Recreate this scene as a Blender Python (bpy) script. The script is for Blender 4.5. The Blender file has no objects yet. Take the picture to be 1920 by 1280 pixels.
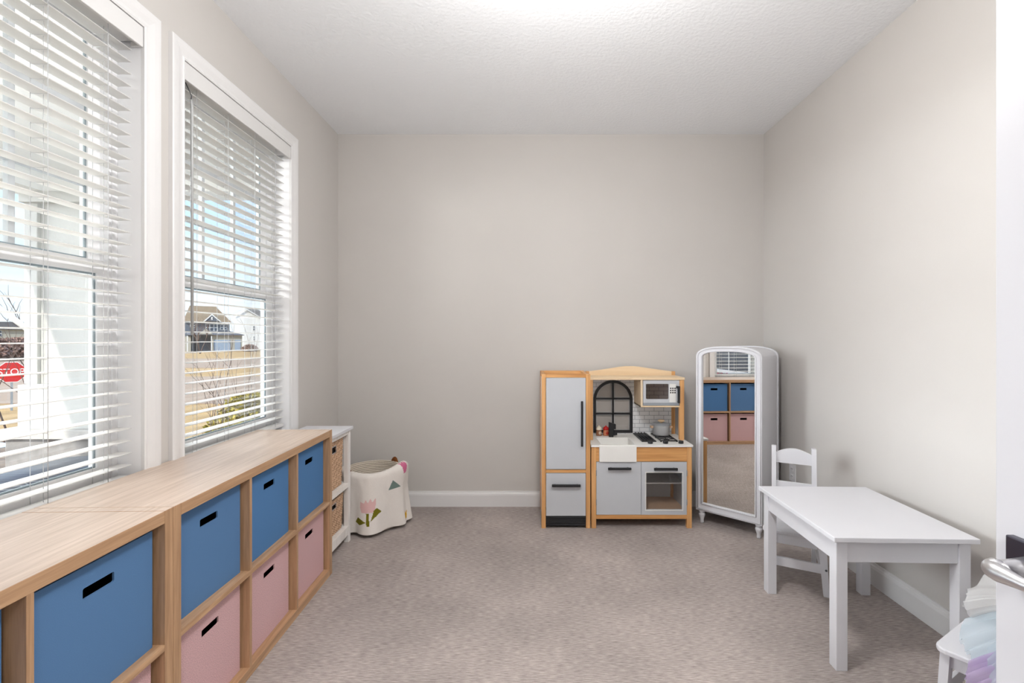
import bpy, bmesh, math, random
from mathutils import Vector, Matrix, noise
random.seed(7)
C = bpy.context.scene.collection
PI = math.pi
R = math.radians

# ------------------------------------------------------------ materials
def lin(c):
    o = []
    for v in c[:3]:
        v = v / 255.0
        o.append(v / 12.92 if v <= 0.04045 else ((v + 0.055) / 1.055) ** 2.4)
    return (o[0], o[1], o[2], 1.0)

def new_mat(name):
    m = bpy.data.materials.new(name)
    m.use_nodes = True
    nt = m.node_tree
    b = nt.nodes.get('Principled BSDF')
    return m, nt, b

def nd(nt, t, **kw):
    n = nt.nodes.new(t)
    for k, v in kw.items():
        setattr(n, k, v)
    return n

def coords(nt, scale=(1, 1, 1), rot=(0, 0, 0)):
    tc = nd(nt, 'ShaderNodeTexCoord')
    mp = nd(nt, 'ShaderNodeMapping')
    mp.inputs['Scale'].default_value = scale
    mp.inputs['Rotation'].default_value = rot
    nt.links.new(tc.outputs['Object'], mp.inputs['Vector'])
    return mp.outputs['Vector']

def ramp(nt, fac, stops, interp='LINEAR'):
    r = nd(nt, 'ShaderNodeValToRGB')
    r.color_ramp.interpolation = interp
    e = r.color_ramp.elements
    while len(e) < len(stops):
        e.new(0.5)
    for i, (p, c) in enumerate(stops):
        e[i].position = p
        e[i].color = c
    nt.links.new(fac, r.inputs['Fac'])
    return r.outputs['Color']

def paint(name, c, rough=0.5, var=0.03, scale=12, bump=0.0, bscale=200, metal=0.0, spec=0.5):
    m, nt, b = new_mat(name)
    base = lin(c)
    n = nd(nt, 'ShaderNodeTexNoise')
    n.inputs['Scale'].default_value = scale
    n.inputs['Detail'].default_value = 3
    nt.links.new(coords(nt), n.inputs['Vector'])
    lo = tuple(max(0, x * (1 - var)) for x in base[:3]) + (1,)
    hi = tuple(min(1, x * (1 + var)) for x in base[:3]) + (1,)
    nt.links.new(ramp(nt, n.outputs['Fac'], [(0.3, lo), (0.7, hi)]), b.inputs['Base Color'])
    b.inputs['Roughness'].default_value = rough
    b.inputs['Metallic'].default_value = metal
    b.inputs['Specular IOR Level'].default_value = spec
    if bump > 0:
        n2 = nd(nt, 'ShaderNodeTexNoise')
        n2.inputs['Scale'].default_value = bscale
        n2.inputs['Detail'].default_value = 3
        nt.links.new(coords(nt), n2.inputs['Vector'])
        bp = nd(nt, 'ShaderNodeBump')
        bp.inputs['Strength'].default_value = bump
        bp.inputs['Distance'].default_value = 0.002
        nt.links.new(n2.outputs['Fac'], bp.inputs['Height'])
        nt.links.new(bp.outputs['Normal'], b.inputs['Normal'])
    return m

def wood(name, c1, c2, axis='x', rough=0.45, fine=1.0, spec=0.5):
    """grain streaks running along one axis of the object"""
    m, nt, b = new_mat(name)
    s = {'x': (1.2, 26, 26), 'y': (26, 1.2, 26), 'z': (26, 26, 1.2)}[axis]
    v = coords(nt, tuple(k * fine for k in s))
    n = nd(nt, 'ShaderNodeTexNoise')
    n.inputs['Scale'].default_value = 1.6
    n.inputs['Detail'].default_value = 6
    n.inputs['Distortion'].default_value = 0.6
    nt.links.new(v, n.inputs['Vector'])
    n2 = nd(nt, 'ShaderNodeTexNoise')
    n2.inputs['Scale'].default_value = 9
    n2.inputs['Detail'].default_value = 4
    nt.links.new(v, n2.inputs['Vector'])
    mx = nd(nt, 'ShaderNodeMath', operation='ADD')
    ml = nd(nt, 'ShaderNodeMath', operation='MULTIPLY')
    ml.inputs[1].default_value = 0.35
    nt.links.new(n2.outputs['Fac'], ml.inputs[0])
    nt.links.new(n.outputs['Fac'], mx.inputs[0])
    nt.links.new(ml.outputs[0], mx.inputs[1])
    nt.links.new(ramp(nt, mx.outputs[0], [(0.45, lin(c1)), (0.9, lin(c2))]), b.inputs['Base Color'])
    b.inputs['Roughness'].default_value = rough
    b.inputs['Specular IOR Level'].default_value = spec
    return m

def fabric(name, c, scale=900, var=0.12, rough=0.95, bump=0.3, vscale=None):
    m, nt, b = new_mat(name)
    n = nd(nt, 'ShaderNodeTexNoise')
    n.inputs['Scale'].default_value = vscale or scale
    n.inputs['Detail'].default_value = 2
    nt.links.new(coords(nt), n.inputs['Vector'])
    base = lin(c)
    lo = tuple(max(0, x * (1 - var)) for x in base[:3]) + (1,)
    hi = tuple(min(1, x * (1 + var)) for x in base[:3]) + (1,)
    nt.links.new(ramp(nt, n.outputs['Fac'], [(0.35, lo), (0.65, hi)]), b.inputs['Base Color'])
    b.inputs['Roughness'].default_value = rough
    b.inputs['Specular IOR Level'].default_value = 0.15
    bp = nd(nt, 'ShaderNodeBump')
    bp.inputs['Strength'].default_value = bump
    bp.inputs['Distance'].default_value = 0.001
    nt.links.new(n.outputs['Fac'], bp.inputs['Height'])
    nt.links.new(bp.outputs['Normal'], b.inputs['Normal'])
    return m

def glass(name, tint=(1, 1, 1, 1), refl=0.05):
    m, nt, b = new_mat(name)
    nt.nodes.remove(b)
    out = nt.nodes['Material Output']
    t = nd(nt, 'ShaderNodeBsdfTransparent')
    t.inputs['Color'].default_value = tint
    g = nd(nt, 'ShaderNodeBsdfGlossy')
    g.inputs['Roughness'].default_value = 0.02
    mx = nd(nt, 'ShaderNodeMixShader')
    lw = nd(nt, 'ShaderNodeLayerWeight')
    lw.inputs['Blend'].default_value = 0.15
    mt = nd(nt, 'ShaderNodeMath', operation='MULTIPLY_ADD')
    mt.inputs[1].default_value = 0.35
    mt.inputs[2].default_value = refl
    nt.links.new(lw.outputs['Fresnel'], mt.inputs[0])
    nt.links.new(mt.outputs[0], mx.inputs['Fac'])
    nt.links.new(t.outputs[0], mx.inputs[1])
    nt.links.new(g.outputs[0], mx.inputs[2])
    nt.links.new(mx.outputs[0], out.inputs['Surface'])
    return m

def tulle(name, c, alpha=0.45):
    m, nt, b = new_mat(name)
    nt.nodes.remove(b)
    out = nt.nodes['Material Output']
    t = nd(nt, 'ShaderNodeBsdfTransparent')
    d = nd(nt, 'ShaderNodeBsdfDiffuse'); d.inputs['Color'].default_value = lin(c)
    tr = nd(nt, 'ShaderNodeBsdfTranslucent'); tr.inputs['Color'].default_value = lin(c)
    m1 = nd(nt, 'ShaderNodeMixShader'); m1.inputs['Fac'].default_value = 0.35
    nt.links.new(d.outputs[0], m1.inputs[1]); nt.links.new(tr.outputs[0], m1.inputs[2])
    m2 = nd(nt, 'ShaderNodeMixShader'); m2.inputs['Fac'].default_value = alpha
    nt.links.new(t.outputs[0], m2.inputs[1]); nt.links.new(m1.outputs[0], m2.inputs[2])
    nt.links.new(m2.outputs[0], out.inputs['Surface'])
    return m

M = {}
WALLC = (204, 200, 196)
M['wall'] = paint('wall_paint', WALLC, 0.75, 0.01, 3, 0.12, 260, spec=0.3)
M['trim'] = paint('trim_white', (228, 227, 227), 0.35, 0.01, 4)
M['blind'] = paint('blind_white', (222, 221, 220), 0.4, 0.01, 4)
M['vinyl'] = paint('vinyl_white', (243, 243, 245), 0.4, 0.01, 4)
M['seal'] = paint('seal_grey', (140, 152, 158), 0.5)
m, nt, b = new_mat('slat_translucent')
b.inputs['Base Color'].default_value = lin((240, 240, 240)); b.inputs['Roughness'].default_value = .45
tr = nd(nt, 'ShaderNodeBsdfTranslucent'); tr.inputs['Color'].default_value = lin((244, 242, 238))
mxs = nd(nt, 'ShaderNodeMixShader'); mxs.inputs['Fac'].default_value = .45
nt.links.new(b.outputs[0], mxs.inputs[1]); nt.links.new(tr.outputs[0], mxs.inputs[2])
nt.links.new(mxs.outputs[0], nt.nodes['Material Output'].inputs['Surface'])
M['slat'] = m
M['cord'] = paint('cord_white', (205, 206, 208), 0.8)
M['plastic_clear'] = paint('wand_plastic', (190, 192, 192), 0.25)
M['white_furn'] = paint('white_lacquer', (220, 220, 225), 0.38, 0.01, 5)
M['door'] = paint('door_paint', (196, 196, 201), 0.4, 0.01, 5)
M['whitewood'] = wood('white_washed_wood', (226, 221, 216), (242, 240, 238), 'z', 0.5)
M['oak_x'] = wood('oak_x', (162, 126, 94), (200, 162, 126), 'x', 0.42, 1.6)
M['oak_y'] = wood('oak_y', (162, 126, 94), (200, 162, 126), 'y', 0.42, 1.6)
M['oak_z'] = wood('oak_z', (160, 124, 92), (198, 160, 124), 'z', 0.42, 1.6)
M['oak_top'] = wood('oak_top', (182, 160, 142), (212, 192, 176), 'x', 0.36, 1.8, 1.0)  # paler oak with the window's reflection painted into the colour
M['pine_x'] = wood('pine_x', (190, 132, 74), (226, 172, 112), 'x', 0.5, 0.9)
M['pine_z'] = wood('pine_z', (194, 138, 82), (230, 178, 120), 'z', 0.5, 0.9)
M['pine_y'] = wood('pine_y', (190, 132, 74), (226, 172, 112), 'y', 0.5, 0.9)
M['pale_x'] = wood('pale_x', (226, 198, 160), (242, 218, 184), 'x', 0.5, 0.7)
M['pale_z'] = wood('pale_z', (222, 198, 166), (238, 218, 188), 'z', 0.5, 0.7)
M['toy_grey'] = paint('toy_grey', (196, 199, 204), 0.45, 0.01)
M['toy_dgrey'] = paint('toy_darkgrey', (150, 155, 162), 0.45, 0.01)
M['toy_white'] = paint('toy_white', (236, 235, 232), 0.35, 0.01)
M['black'] = paint('black_plastic', (28, 29, 33), 0.42)
M['bluebin'] = fabric('blue_felt', (82, 124, 171), 700, 0.05, bump=0.15)
M['bluebin_b'] = fabric('blue_felt_faded', (88, 124, 166), 700, 0.05, bump=0.15)
M['pinkbin'] = fabric('pink_tweed', (206, 170, 172), 420, 0.22, bump=0.4)
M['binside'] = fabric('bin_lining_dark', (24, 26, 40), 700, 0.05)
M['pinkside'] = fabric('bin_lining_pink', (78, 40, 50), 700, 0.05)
M['chrome'] = paint('brushed_nickel', (205, 204, 206), 0.34, 0.02, metal=1.0)
M['dark_nickel'] = paint('dark_nickel', (96, 94, 104), 0.3, 0.02, metal=1.0)
M['outlet'] = paint('outlet_plastic', (226, 226, 228), 0.35)
M['slot'] = paint('slot_dark', (40, 40, 42), 0.6)
M['glass'] = glass('window_glass', (0.97, 0.985, 0.98, 1), 0.03)
M['acrylic'] = glass('toy_acrylic', (0.96, 0.965, 0.97, 1), 0.04)
M['smoke'] = glass('microwave_acrylic', (0.80, 0.77, 0.77, 1), 0.02)
M['pane_back'] = paint('window_backing', (196, 189, 182), 0.6)
M['leather'] = fabric('brown_leather', (122, 72, 36), 300, 0.2)
M['metal_bolt'] = paint('bolt_steel', (90, 92, 96), 0.35, metal=1.0)
M['potgrey'] = paint('pot_grey', (196, 198, 200), 0.4)
M['beige_plate'] = paint('beech_light', (214, 178, 146), 0.5)
M['canister'] = paint('canister_tan', (158, 108, 78), 0.5)
M['canister2'] = paint('canister_salmon', (206, 132, 96), 0.5)
M['cream'] = paint('cream', (238, 228, 208), 0.5)
M['red'] = paint('red_paint', (200, 20, 22), 0.45)

# mirror
m, nt, b = new_mat('mirror_silver')
b.inputs['Metallic'].default_value = 1.0
b.inputs['Roughness'].default_value = 0.0
b.inputs['Base Color'].default_value = (0.80, 0.79, 0.77, 1)
M['mirror'] = m

# carpet
m, nt, b = new_mat('loop_carpet')
v = coords(nt)
n1 = nd(nt, 'ShaderNodeTexNoise'); n1.inputs['Scale'].default_value = 2.2; n1.inputs['Detail'].default_value = 5
nt.links.new(v, n1.inputs['Vector'])
v2 = coords(nt, (30, 230, 60))
n2 = nd(nt, 'ShaderNodeTexNoise'); n2.inputs['Scale'].default_value = 1.0; n2.inputs['Detail'].default_value = 3
nt.links.new(v2, n2.inputs['Vector'])
n3 = nd(nt, 'ShaderNodeTexNoise'); n3.inputs['Scale'].default_value = 520; n3.inputs['Detail'].default_value = 2
nt.links.new(v, n3.inputs['Vector'])
c1 = ramp(nt, n2.outputs['Fac'], [(0.3, lin((160, 153, 151))), (0.7, lin((211, 204, 201)))])
c2 = ramp(nt, n1.outputs['Fac'], [(0.3, lin((222, 217, 215))), (0.72, lin((255, 249, 245)))])
c3 = ramp(nt, n3.outputs['Fac'], [(0.3, (0.80, 0.80, 0.80, 1)), (0.65, (1, 1, 1, 1))])
def mulc(nt, a, b_):
    q = nd(nt, 'ShaderNodeMix', data_type='RGBA', blend_type='MULTIPLY')
    q.inputs[0].default_value = 1.0
    nt.links.new(a, q.inputs[6]); nt.links.new(b_, q.inputs[7])
    return q.outputs[2]
nt.links.new(mulc(nt, mulc(nt, c1, c2), c3), b.inputs['Base Color'])
b.inputs['Roughness'].default_value = 1.0
b.inputs['Specular IOR Level'].default_value = 0.05
bp = nd(nt, 'ShaderNodeBump'); bp.inputs['Strength'].default_value = 0.5; bp.inputs['Distance'].default_value = 0.004
nt.links.new(n2.outputs['Fac'], bp.inputs['Height']); nt.links.new(bp.outputs['Normal'], b.inputs['Normal'])
M['carpet'] = m

# ceiling with knock-down texture
m, nt, b = new_mat('textured_ceiling')
b.inputs['Base Color'].default_value = lin((240, 242, 245))
b.inputs['Roughness'].default_value = 0.95
n1 = nd(nt, 'ShaderNodeTexNoise'); n1.inputs['Scale'].default_value = 55; n1.inputs['Detail'].default_value = 4
nt.links.new(coords(nt), n1.inputs['Vector'])
bp = nd(nt, 'ShaderNodeBump'); bp.inputs['Strength'].default_value = 0.45; bp.inputs['Distance'].default_value = 0.006
nt.links.new(n1.outputs['Fac'], bp.inputs['Height']); nt.links.new(bp.outputs['Normal'], b.inputs['Normal'])
M['ceiling'] = m

# subway tile board
def brick(name, c, mortar, w, h, axis='xz', msize=0.03, off=0.5):
    m, nt, b = new_mat(name)
    rot = (R(90), 0, 0) if axis == 'xz' else (0, 0, 0)
    tc = nd(nt, 'ShaderNodeTexCoord')
    sx = nd(nt, 'ShaderNodeSeparateXYZ'); cx = nd(nt, 'ShaderNodeCombineXYZ')
    nt.links.new(tc.outputs['Object'], sx.inputs[0])
    if axis == 'xz':
        nt.links.new(sx.outputs['X'], cx.inputs['X']); nt.links.new(sx.outputs['Z'], cx.inputs['Y'])
    else:
        nt.links.new(sx.outputs['Y'], cx.inputs['X']); nt.links.new(sx.outputs['Z'], cx.inputs['Y'])
    br = nd(nt, 'ShaderNodeTexBrick')
    br.offset = off
    br.inputs['Scale'].default_value = 1.0
    br.inputs['Brick Width'].default_value = w
    br.inputs['Row Height'].default_value = h
    br.inputs['Mortar Size'].default_value = msize
    br.inputs['Color1'].default_value = lin(c)
    br.inputs['Color2'].default_value = lin(c)
    br.inputs['Mortar'].default_value = lin(mortar)
    nt.links.new(cx.outputs[0], br.inputs['Vector'])
    nt.links.new(br.outputs['Color'], b.inputs['Base Color'])
    b.inputs['Roughness'].default_value = 0.4
    return m
M['tile'] = brick('subway_tile_print', (238, 240, 243), (140, 146, 156), 0.070, 0.0295, 'xz', 0.0013)

# ------------------------------------------------------------ mesh helpers
def new_bm():
    return bmesh.new()

def bx(bm, x0, x1, y0, y1, z0, z1, bev=0.0, seg=2, mat=None, mi=0):
    x0, x1 = min(x0, x1), max(x0, x1); y0, y1 = min(y0, y1), max(y0, y1); z0, z1 = min(z0, z1), max(z0, z1)
    vs = [bm.verts.new((x, y, z)) for x in (x0, x1) for y in (y0, y1) for z in (z0, z1)]
    idx = [(0, 1, 3, 2), (4, 6, 7, 5), (0, 4, 5, 1), (2, 3, 7, 6), (0, 2, 6, 4), (1, 5, 7, 3)]
    fs = [bm.faces.new([vs[i] for i in f]) for f in idx]
    for f in fs: f.material_index = mi
    allv = vs
    if bev > 0:
        bev = min(bev, 0.45 * min(x1 - x0, y1 - y0, z1 - z0))
        es = list({e for f in fs for e in f.edges})
        r = bmesh.ops.bevel(bm, geom=es, offset=bev, segments=seg, affect='EDGES', profile=0.5)
        allv = list({v for f in r['faces'] for v in f.verts} | {v for v in vs if v.is_valid})
        for f in r['faces']: f.material_index = mi
    if mat is not None:
        bmesh.ops.transform(bm, matrix=mat, verts=allv)
    return allv

def hexa(bm, bot, top, mi=0):
    """box from 4 bottom and 4 top points (counter-clockwise seen from above)"""
    b_ = [bm.verts.new(p) for p in bot]; t_ = [bm.verts.new(p) for p in top]
    fs = [bm.faces.new(b_[::-1]), bm.faces.new(t_)]
    for i in range(4):
        j = (i + 1) % 4
        fs.append(bm.faces.new((b_[i], b_[j], t_[j], t_[i])))
    for f in fs: f.material_index = mi
    return b_ + t_

def prism(bm, pts, axis, lo, hi, holes=(), mi=0):
    """extrude a 2-D outline (with holes) along an axis; pts are in the two other axes (in x,y,z order)"""
    def p3(p, t):
        if axis == 'x': return (t, p[0], p[1])
        if axis == 'y': return (p[0], t, p[1])
        return (p[0], p[1], t)
    edges = []
    loops = []
    for lp in [pts] + list(holes):
        vs = [bm.verts.new(p3(p, lo)) for p in lp]
        loops.append(vs)
        for i in range(len(vs)):
            edges.append(bm.edges.new((vs[i], vs[(i + 1) % len(vs)])))
    if holes:
        r = bmesh.ops.triangle_fill(bm, use_beauty=True, use_dissolve=False, edges=edges)
        faces = [g for g in r['geom'] if isinstance(g, bmesh.types.BMFace)]
    else:
        faces = [bm.faces.new(loops[0])]
    e = bmesh.ops.extrude_face_region(bm, geom=faces)
    nv = [g for g in e['geom'] if isinstance(g, bmesh.types.BMVert)]
    d = {'x': Vector((hi - lo, 0, 0)), 'y': Vector((0, hi - lo, 0)), 'z': Vector((0, 0, hi - lo))}[axis]
    bmesh.ops.translate(bm, verts=nv, vec=d)
    return nv + sum(loops, [])

def lathe(bm, prof, segs=32, c=(0, 0, 0), cap=True, mi=0, sx=1.0, sy=1.0):
    rings = []
    for r, z in prof:
        rings.append([bm.verts.new((c[0] + r * sx * math.cos(2 * PI * i / segs), c[1] + r * sy * math.sin(2 * PI * i / segs), c[2] + z)) for i in range(segs)])
    for a, b_ in zip(rings, rings[1:]):
        for i in range(segs):
            j = (i + 1) % segs
            f = bm.faces.new((a[i], a[j], b_[j], b_[i])); f.smooth = True; f.material_index = mi
    if cap:
        if prof[0][0] > 1e-5: bm.faces.new(rings[0][::-1]).material_index = mi
        if prof[-1][0] > 1e-5: bm.faces.new(rings[-1]).material_index = mi
    return [v for r_ in rings for v in r_]

def tube(bm, pts, rad, segs=8, mi=0, cap=True):
    pts = [Vector(p) for p in pts]
    rs = rad if isinstance(rad, (list, tuple)) else [rad] * len(pts)
    rings = []
    up = Vector((0, 0, 1))
    prev = None
    for i, p in enumerate(pts):
        if i == 0: t = pts[1] - p
        elif i == len(pts) - 1: t = p - pts[i - 1]
        else: t = pts[i + 1] - pts[i - 1]
        t.normalize()
        if prev is None:
            a = t.cross(up)
            if a.length < 1e-3: a = t.cross(Vector((1, 0, 0)))
        else:
            a = prev - t * prev.dot(t)
        a.normalize(); prev = a
        b_ = t.cross(a)
        rings.append([bm.verts.new(p + (a * math.cos(2 * PI * k / segs) + b_ * math.sin(2 * PI * k / segs)) * rs[i]) for k in range(segs)])
    for r1, r2 in zip(rings, rings[1:]):
        for k in range(segs):
            j = (k + 1) % segs
            f = bm.faces.new((r1[k], r1[j], r2[j], r2[k])); f.smooth = True; f.material_index = mi
    if cap:
        bm.faces.new(rings[0][::-1]).material_index = mi; bm.faces.new(rings[-1]).material_index = mi

def ring_frame(bm, rect, prof, axis='x', sgn=1, base=0.0):
    """mitred frame: rect=(a0,a1,b0,b1); prof = [(offset outward, height above base plane)]"""
    loops = []
    for o, h in prof:
        a0, a1, b0, b1 = rect[0] - o, rect[1] + o, rect[2] - o, rect[3] + o
        t = base + sgn * h
        ps = [(a0, b0), (a1, b0), (a1, b1), (a0, b1)]
        if axis == 'x': loops.append([bm.verts.new((t, a, b_)) for a, b_ in ps])
        else: loops.append([bm.verts.new((a, t, b_)) for a, b_ in ps])
    for l1, l2 in zip(loops, loops[1:]):
        for i in range(4):
            j = (i + 1) % 4
            bm.faces.new((l1[i], l1[j], l2[j], l2[i]))
    l1, l2 = loops[-1], loops[0]
    for i in range(4):
        j = (i + 1) % 4
        bm.faces.new((l1[i], l1[j], l2[j], l2[i]))

def obj(name, bm, mat=None, parent=None, loc=None, rotz=0, smooth=False):
    bmesh.ops.recalc_face_normals(bm, faces=bm.faces[:])
    me = bpy.data.meshes.new(name)
    bm.to_mesh(me); bm.free()
    if mat is not None:
        for mm in (mat if isinstance(mat, (list, tuple)) else [mat]):
            me.materials.append(mm)
    o = bpy.data.objects.new(name, me)
    C.objects.link(o)
    if parent is not None: o.parent = parent
    if loc is not None: o.location = loc
    o.rotation_euler = (0, 0, rotz)
    if smooth:
        for p in me.polygons: p.use_smooth = True
    return o

def box_part(name, d, mat, parent, bev=0.002):
    bm = new_bm(); bx(bm, *d, bev=bev)
    return obj(name, bm, mat, parent)

def thing(name, label, cat, loc=(0, 0, 0), rotz=0, group=None):
    o = bpy.data.objects.new(name, None)
    o.empty_display_size = 0.1
    C.objects.link(o)
    o.location = loc; o.rotation_euler = (0, 0, rotz)
    o['label'] = label; o['category'] = cat
    if group: o['group'] = group
    return o

def tag(o, label, cat, group=None, kind=None):
    if kind != 'structure' or label:
        o['label'] = label
        o['category'] = cat
    if group: o['group'] = group
    if kind: o['kind'] = kind
    return o

def struct(name, bm, mat, parent=None, smooth=False):
    o = obj(name, bm, mat, parent, smooth=smooth)
    if parent is None: o['kind'] = 'structure'
    return o

def dup(root, loc, rotz, label=None, group=None):
    r = root.copy(); C.objects.link(r); r.location = loc; r.rotation_euler = (0, 0, rotz)
    if label: r['label'] = label
    if group: r['group'] = group
    for ch in list(root.children):
        c = ch.copy(); C.objects.link(c); c.parent = r
        for g in list(ch.children):
            d = g.copy(); C.objects.link(d); d.parent = c
    return r

def text_bm(s, size, depth=0.002):
    cu = bpy.data.curves.new('txt', 'FONT')
    cu.body = s; cu.size = size; cu.extrude = depth; cu.align_x = 'CENTER'; cu.align_y = 'CENTER'
    o = bpy.data.objects.new('txt', cu); C.objects.link(o)
    bpy.context.view_layer.update()
    me = bpy.data.meshes.new_from_object(o.evaluated_get(bpy.context.evaluated_depsgraph_get()))
    bm = new_bm(); bm.from_mesh(me)
    bpy.data.objects.remove(o); bpy.data.curves.remove(cu); bpy.data.meshes.remove(me)
    return bm

# ------------------------------------------------------------ camera
CAMZ = 1.23
XL, XR, YB, ZC = -1.411, 1.732, 3.36, 2.743
YN = -2.2
cam = bpy.data.cameras.new('camera'); co = bpy.data.objects.new('camera', cam); C.objects.link(co)
co.location = (0, 0, CAMZ); co.rotation_euler = (R(90), 0, 0)
cam.sensor_width = 36; cam.lens = 16.0
cam.shift_x = -(992 - 960) / 1920.0
cam.shift_y = (636 - 640) / 1920.0
cam.clip_start = 0.02; cam.clip_end = 600
bpy.context.scene.camera = co

# ------------------------------------------------------------ room shell
bm = new_bm(); bx(bm, XL - 0.15, XR + 0.1, YN, YB + 0.1, -0.05, 0.0); struct('floor', bm, M['carpet'])
bm = new_bm(); bx(bm, XL - 0.15, XR + 0.1, YN, YB + 0.1, ZC, ZC + 0.05); struct('ceiling', bm, M['ceiling'])
bm = new_bm(); bx(bm, XL - 0.15, XR + 0.1, YB, YB + 0.1, 0, ZC); struct('wall_back', bm, M['wall'])
bm = new_bm(); bx(bm, XR, XR + 0.1, YN, YB, 0, ZC); struct('wall_right', bm, M['wall'])

WZ0, WZ1 = 0.70, 2.365
WIN = {1: (0.825, 1.655), 2: (1.850, 2.678)}
XO = XL - 0.155
# front wall with the doorway the photo was taken from, and the hall behind it
b_ = None
bm = new_bm(); bx(bm, XL, -.225, -.34, -.22, 0, ZC); bx(bm, .66, XR, -.34, -.22, 0, ZC); bx(bm, -.225, .66, -.34, -.22, 2.06, ZC); struct('wall_front', bm, M['wall'])
bm = new_bm(); bx(bm, XL - .15, XR + .1, YN - .1, YN, 0, ZC); struct('wall_hall', bm, M['wall'])
# left wall: piers and bands around the two openings, one mesh
bm = new_bm()
j = 0.02
ys = [YN, WIN[1][0] - j, WIN[1][1] + j, WIN[2][0] - j, WIN[2][1] + j, YB]
for a, b_ in ((ys[0], ys[1]), (ys[2], ys[3]), (ys[4], ys[5])):
    bx(bm, XO, XL, a, b_, 0, ZC)
for a, b_ in ((ys[1], ys[2]), (ys[3], ys[4])):
    bx(bm, XO, XL, a, b_, 0, WZ0 - j); bx(bm, XO, XL, a, b_, WZ1 + j, ZC)
struct('wall_left', bm, M['wall'])

BBP = [(0, 0), (0.015, 0), (0.015, 0.085), (0.012, 0.097), (0.008, 0.102), (0.007, 0.112), (0, 0.112)]
bm = new_bm(); prism(bm, [(YB - a, b_) for a, b_ in BBP], 'x', XL, XR); struct('baseboard_back', bm, M['trim'])
bm = new_bm(); prism(bm, [(XR - a, b_) for a, b_ in BBP], 'y', YN, YB - 0.0155); struct('baseboard_right', bm, M['trim'])
bm = new_bm(); prism(bm, [(XL + a, b_) for a, b_ in BBP], 'y', YN, YB - 0.0155); struct('baseboard_left', bm, M['trim'])

CAS = [(0, 0), (0, 0.012), (0.006, 0.015), (0.012, 0.0115), (0.022, 0.0125), (0.040, 0.0175), (0.056, 0.0195), (0.066, 0.0195), (0.070, 0.016), (0.070, 0)]
def window(n):
    y0, y1 = WIN[n]
    w = bpy.data.objects.new('window_%d' % n, None); C.objects.link(w)
    w.location = (XL, (y0 + y1) / 2, WZ0); w['kind'] = 'structure'
    ox, oy, oz = w.location
    def P(name, bm_, mat):
        bmesh.ops.translate(bm_, verts=bm_.verts[:], vec=(-ox, -oy, -oz))
        return obj(name, bm_, mat, w)
    b1 = new_bm(); ring_frame(b1, (y0, y1, WZ0, WZ1), CAS, 'x', 1, XL + 0.0005); P('casing', b1, M['trim'])
    b1 = new_bm(); ring_frame(b1, (y0, y1, WZ0, WZ1), [(0, 0), (0, 0.085), (0.019, 0.085), (0.019, 0)], 'x', -1, XL); P('jamb', b1, M['vinyl'])
    b1 = new_bm(); ring_frame(b1, (y0 + .03, y1 - .03, WZ0 + .03, WZ1 - .03),
        [(0, 0.004), (0, 0.065), (0.045, 0.065), (0.045, 0.0), (0.010, 0.0), (0.010, 0.006), (0.004, 0.006)], 'x', -1, XL - 0.086); P('window_frame', b1, M['vinyl'])
    st = 0.044
    a0, a1 = y0 + .03, y1 - .03
    zm = 1.485
    def sash(nm, x0, x1, z0, z1, top, bot):
        b2 = new_bm()
        prism(b2, [(a0, z0), (a1, z0), (a1, z1), (a0, z1)], 'x', x0, x1,
              [[(a0 + st, z0 + bot), (a1 - st, z0 + bot), (a1 - st, z1 - top), (a0 + st, z1 - top)]])
        s_ = P(nm, b2, M['vinyl'])
        b2 = new_bm(); xm = (x0 + x1) / 2
        bx(b2, xm - .002, xm + .002, a0 + st - .004, a1 - st + .004, z0 + bot - .004, z1 - top + .004)
        bmesh.ops.translate(b2, verts=b2.verts[:], vec=(-ox, -oy, -oz)); obj('pane', b2, M['glass'], s_)
        b2 = new_bm()
        ring_frame(b2, (a0 + st + .006, a1 - st - .006, z0 + bot + .006, z1 - top - .006), [(0, 0), (0, .006), (.006, .006), (.006, 0)], 'x', 1, xm + .003)
        bmesh.ops.translate(b2, verts=b2.verts[:], vec=(-ox, -oy, -oz)); obj('glass_seal', b2, M['seal'], s_)
        return s_
    lo = sash('lower_sash', XL - .120, XL - .090, WZ0 + .03, zm + .02, 0.045, 0.055)
    up = sash('upper_sash', XL - .151, XL - .122, zm - .02, WZ1 - .03, 0.045, 0.045)
    b2 = new_bm()
    g0, g1 = a0 + st, a1 - st; h0, h1 = zm + .025, WZ1 - .075
    xg = XL - .1365
    for k in (1, 2):
        yy = g0 + (g1 - g0) * k / 3
        bx(b2, xg - .008, xg + .008, yy - .009, yy + .009, h0, h1)
        zz = h0 + (h1 - h0) * k / 3
        bx(b2, xg - .0075, xg + .0075, g0, g1, zz - .009, zz + .009)
    bmesh.ops.translate(b2, verts=b2.verts[:], vec=(-ox, -oy, -oz)); obj('muntin_grid', b2, M['seal_light'], up)
    # lift tabs / lock on meeting rail
    b2 = new_bm(); bx(b2, XL - .090, XL - .078, (y0 + y1) / 2 - .02, (y0 + y1) / 2 + .02, zm + .008, zm + .018, .002)
    bmesh.ops.translate(b2, verts=b2.verts[:], vec=(-ox, -oy, -oz)); obj('sash_lock', b2, M['vinyl'], lo)
    return w
M['seal_light'] = paint('muntin_grey', (196, 200, 204), 0.5)
for n in (1, 2): window(n)

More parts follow.
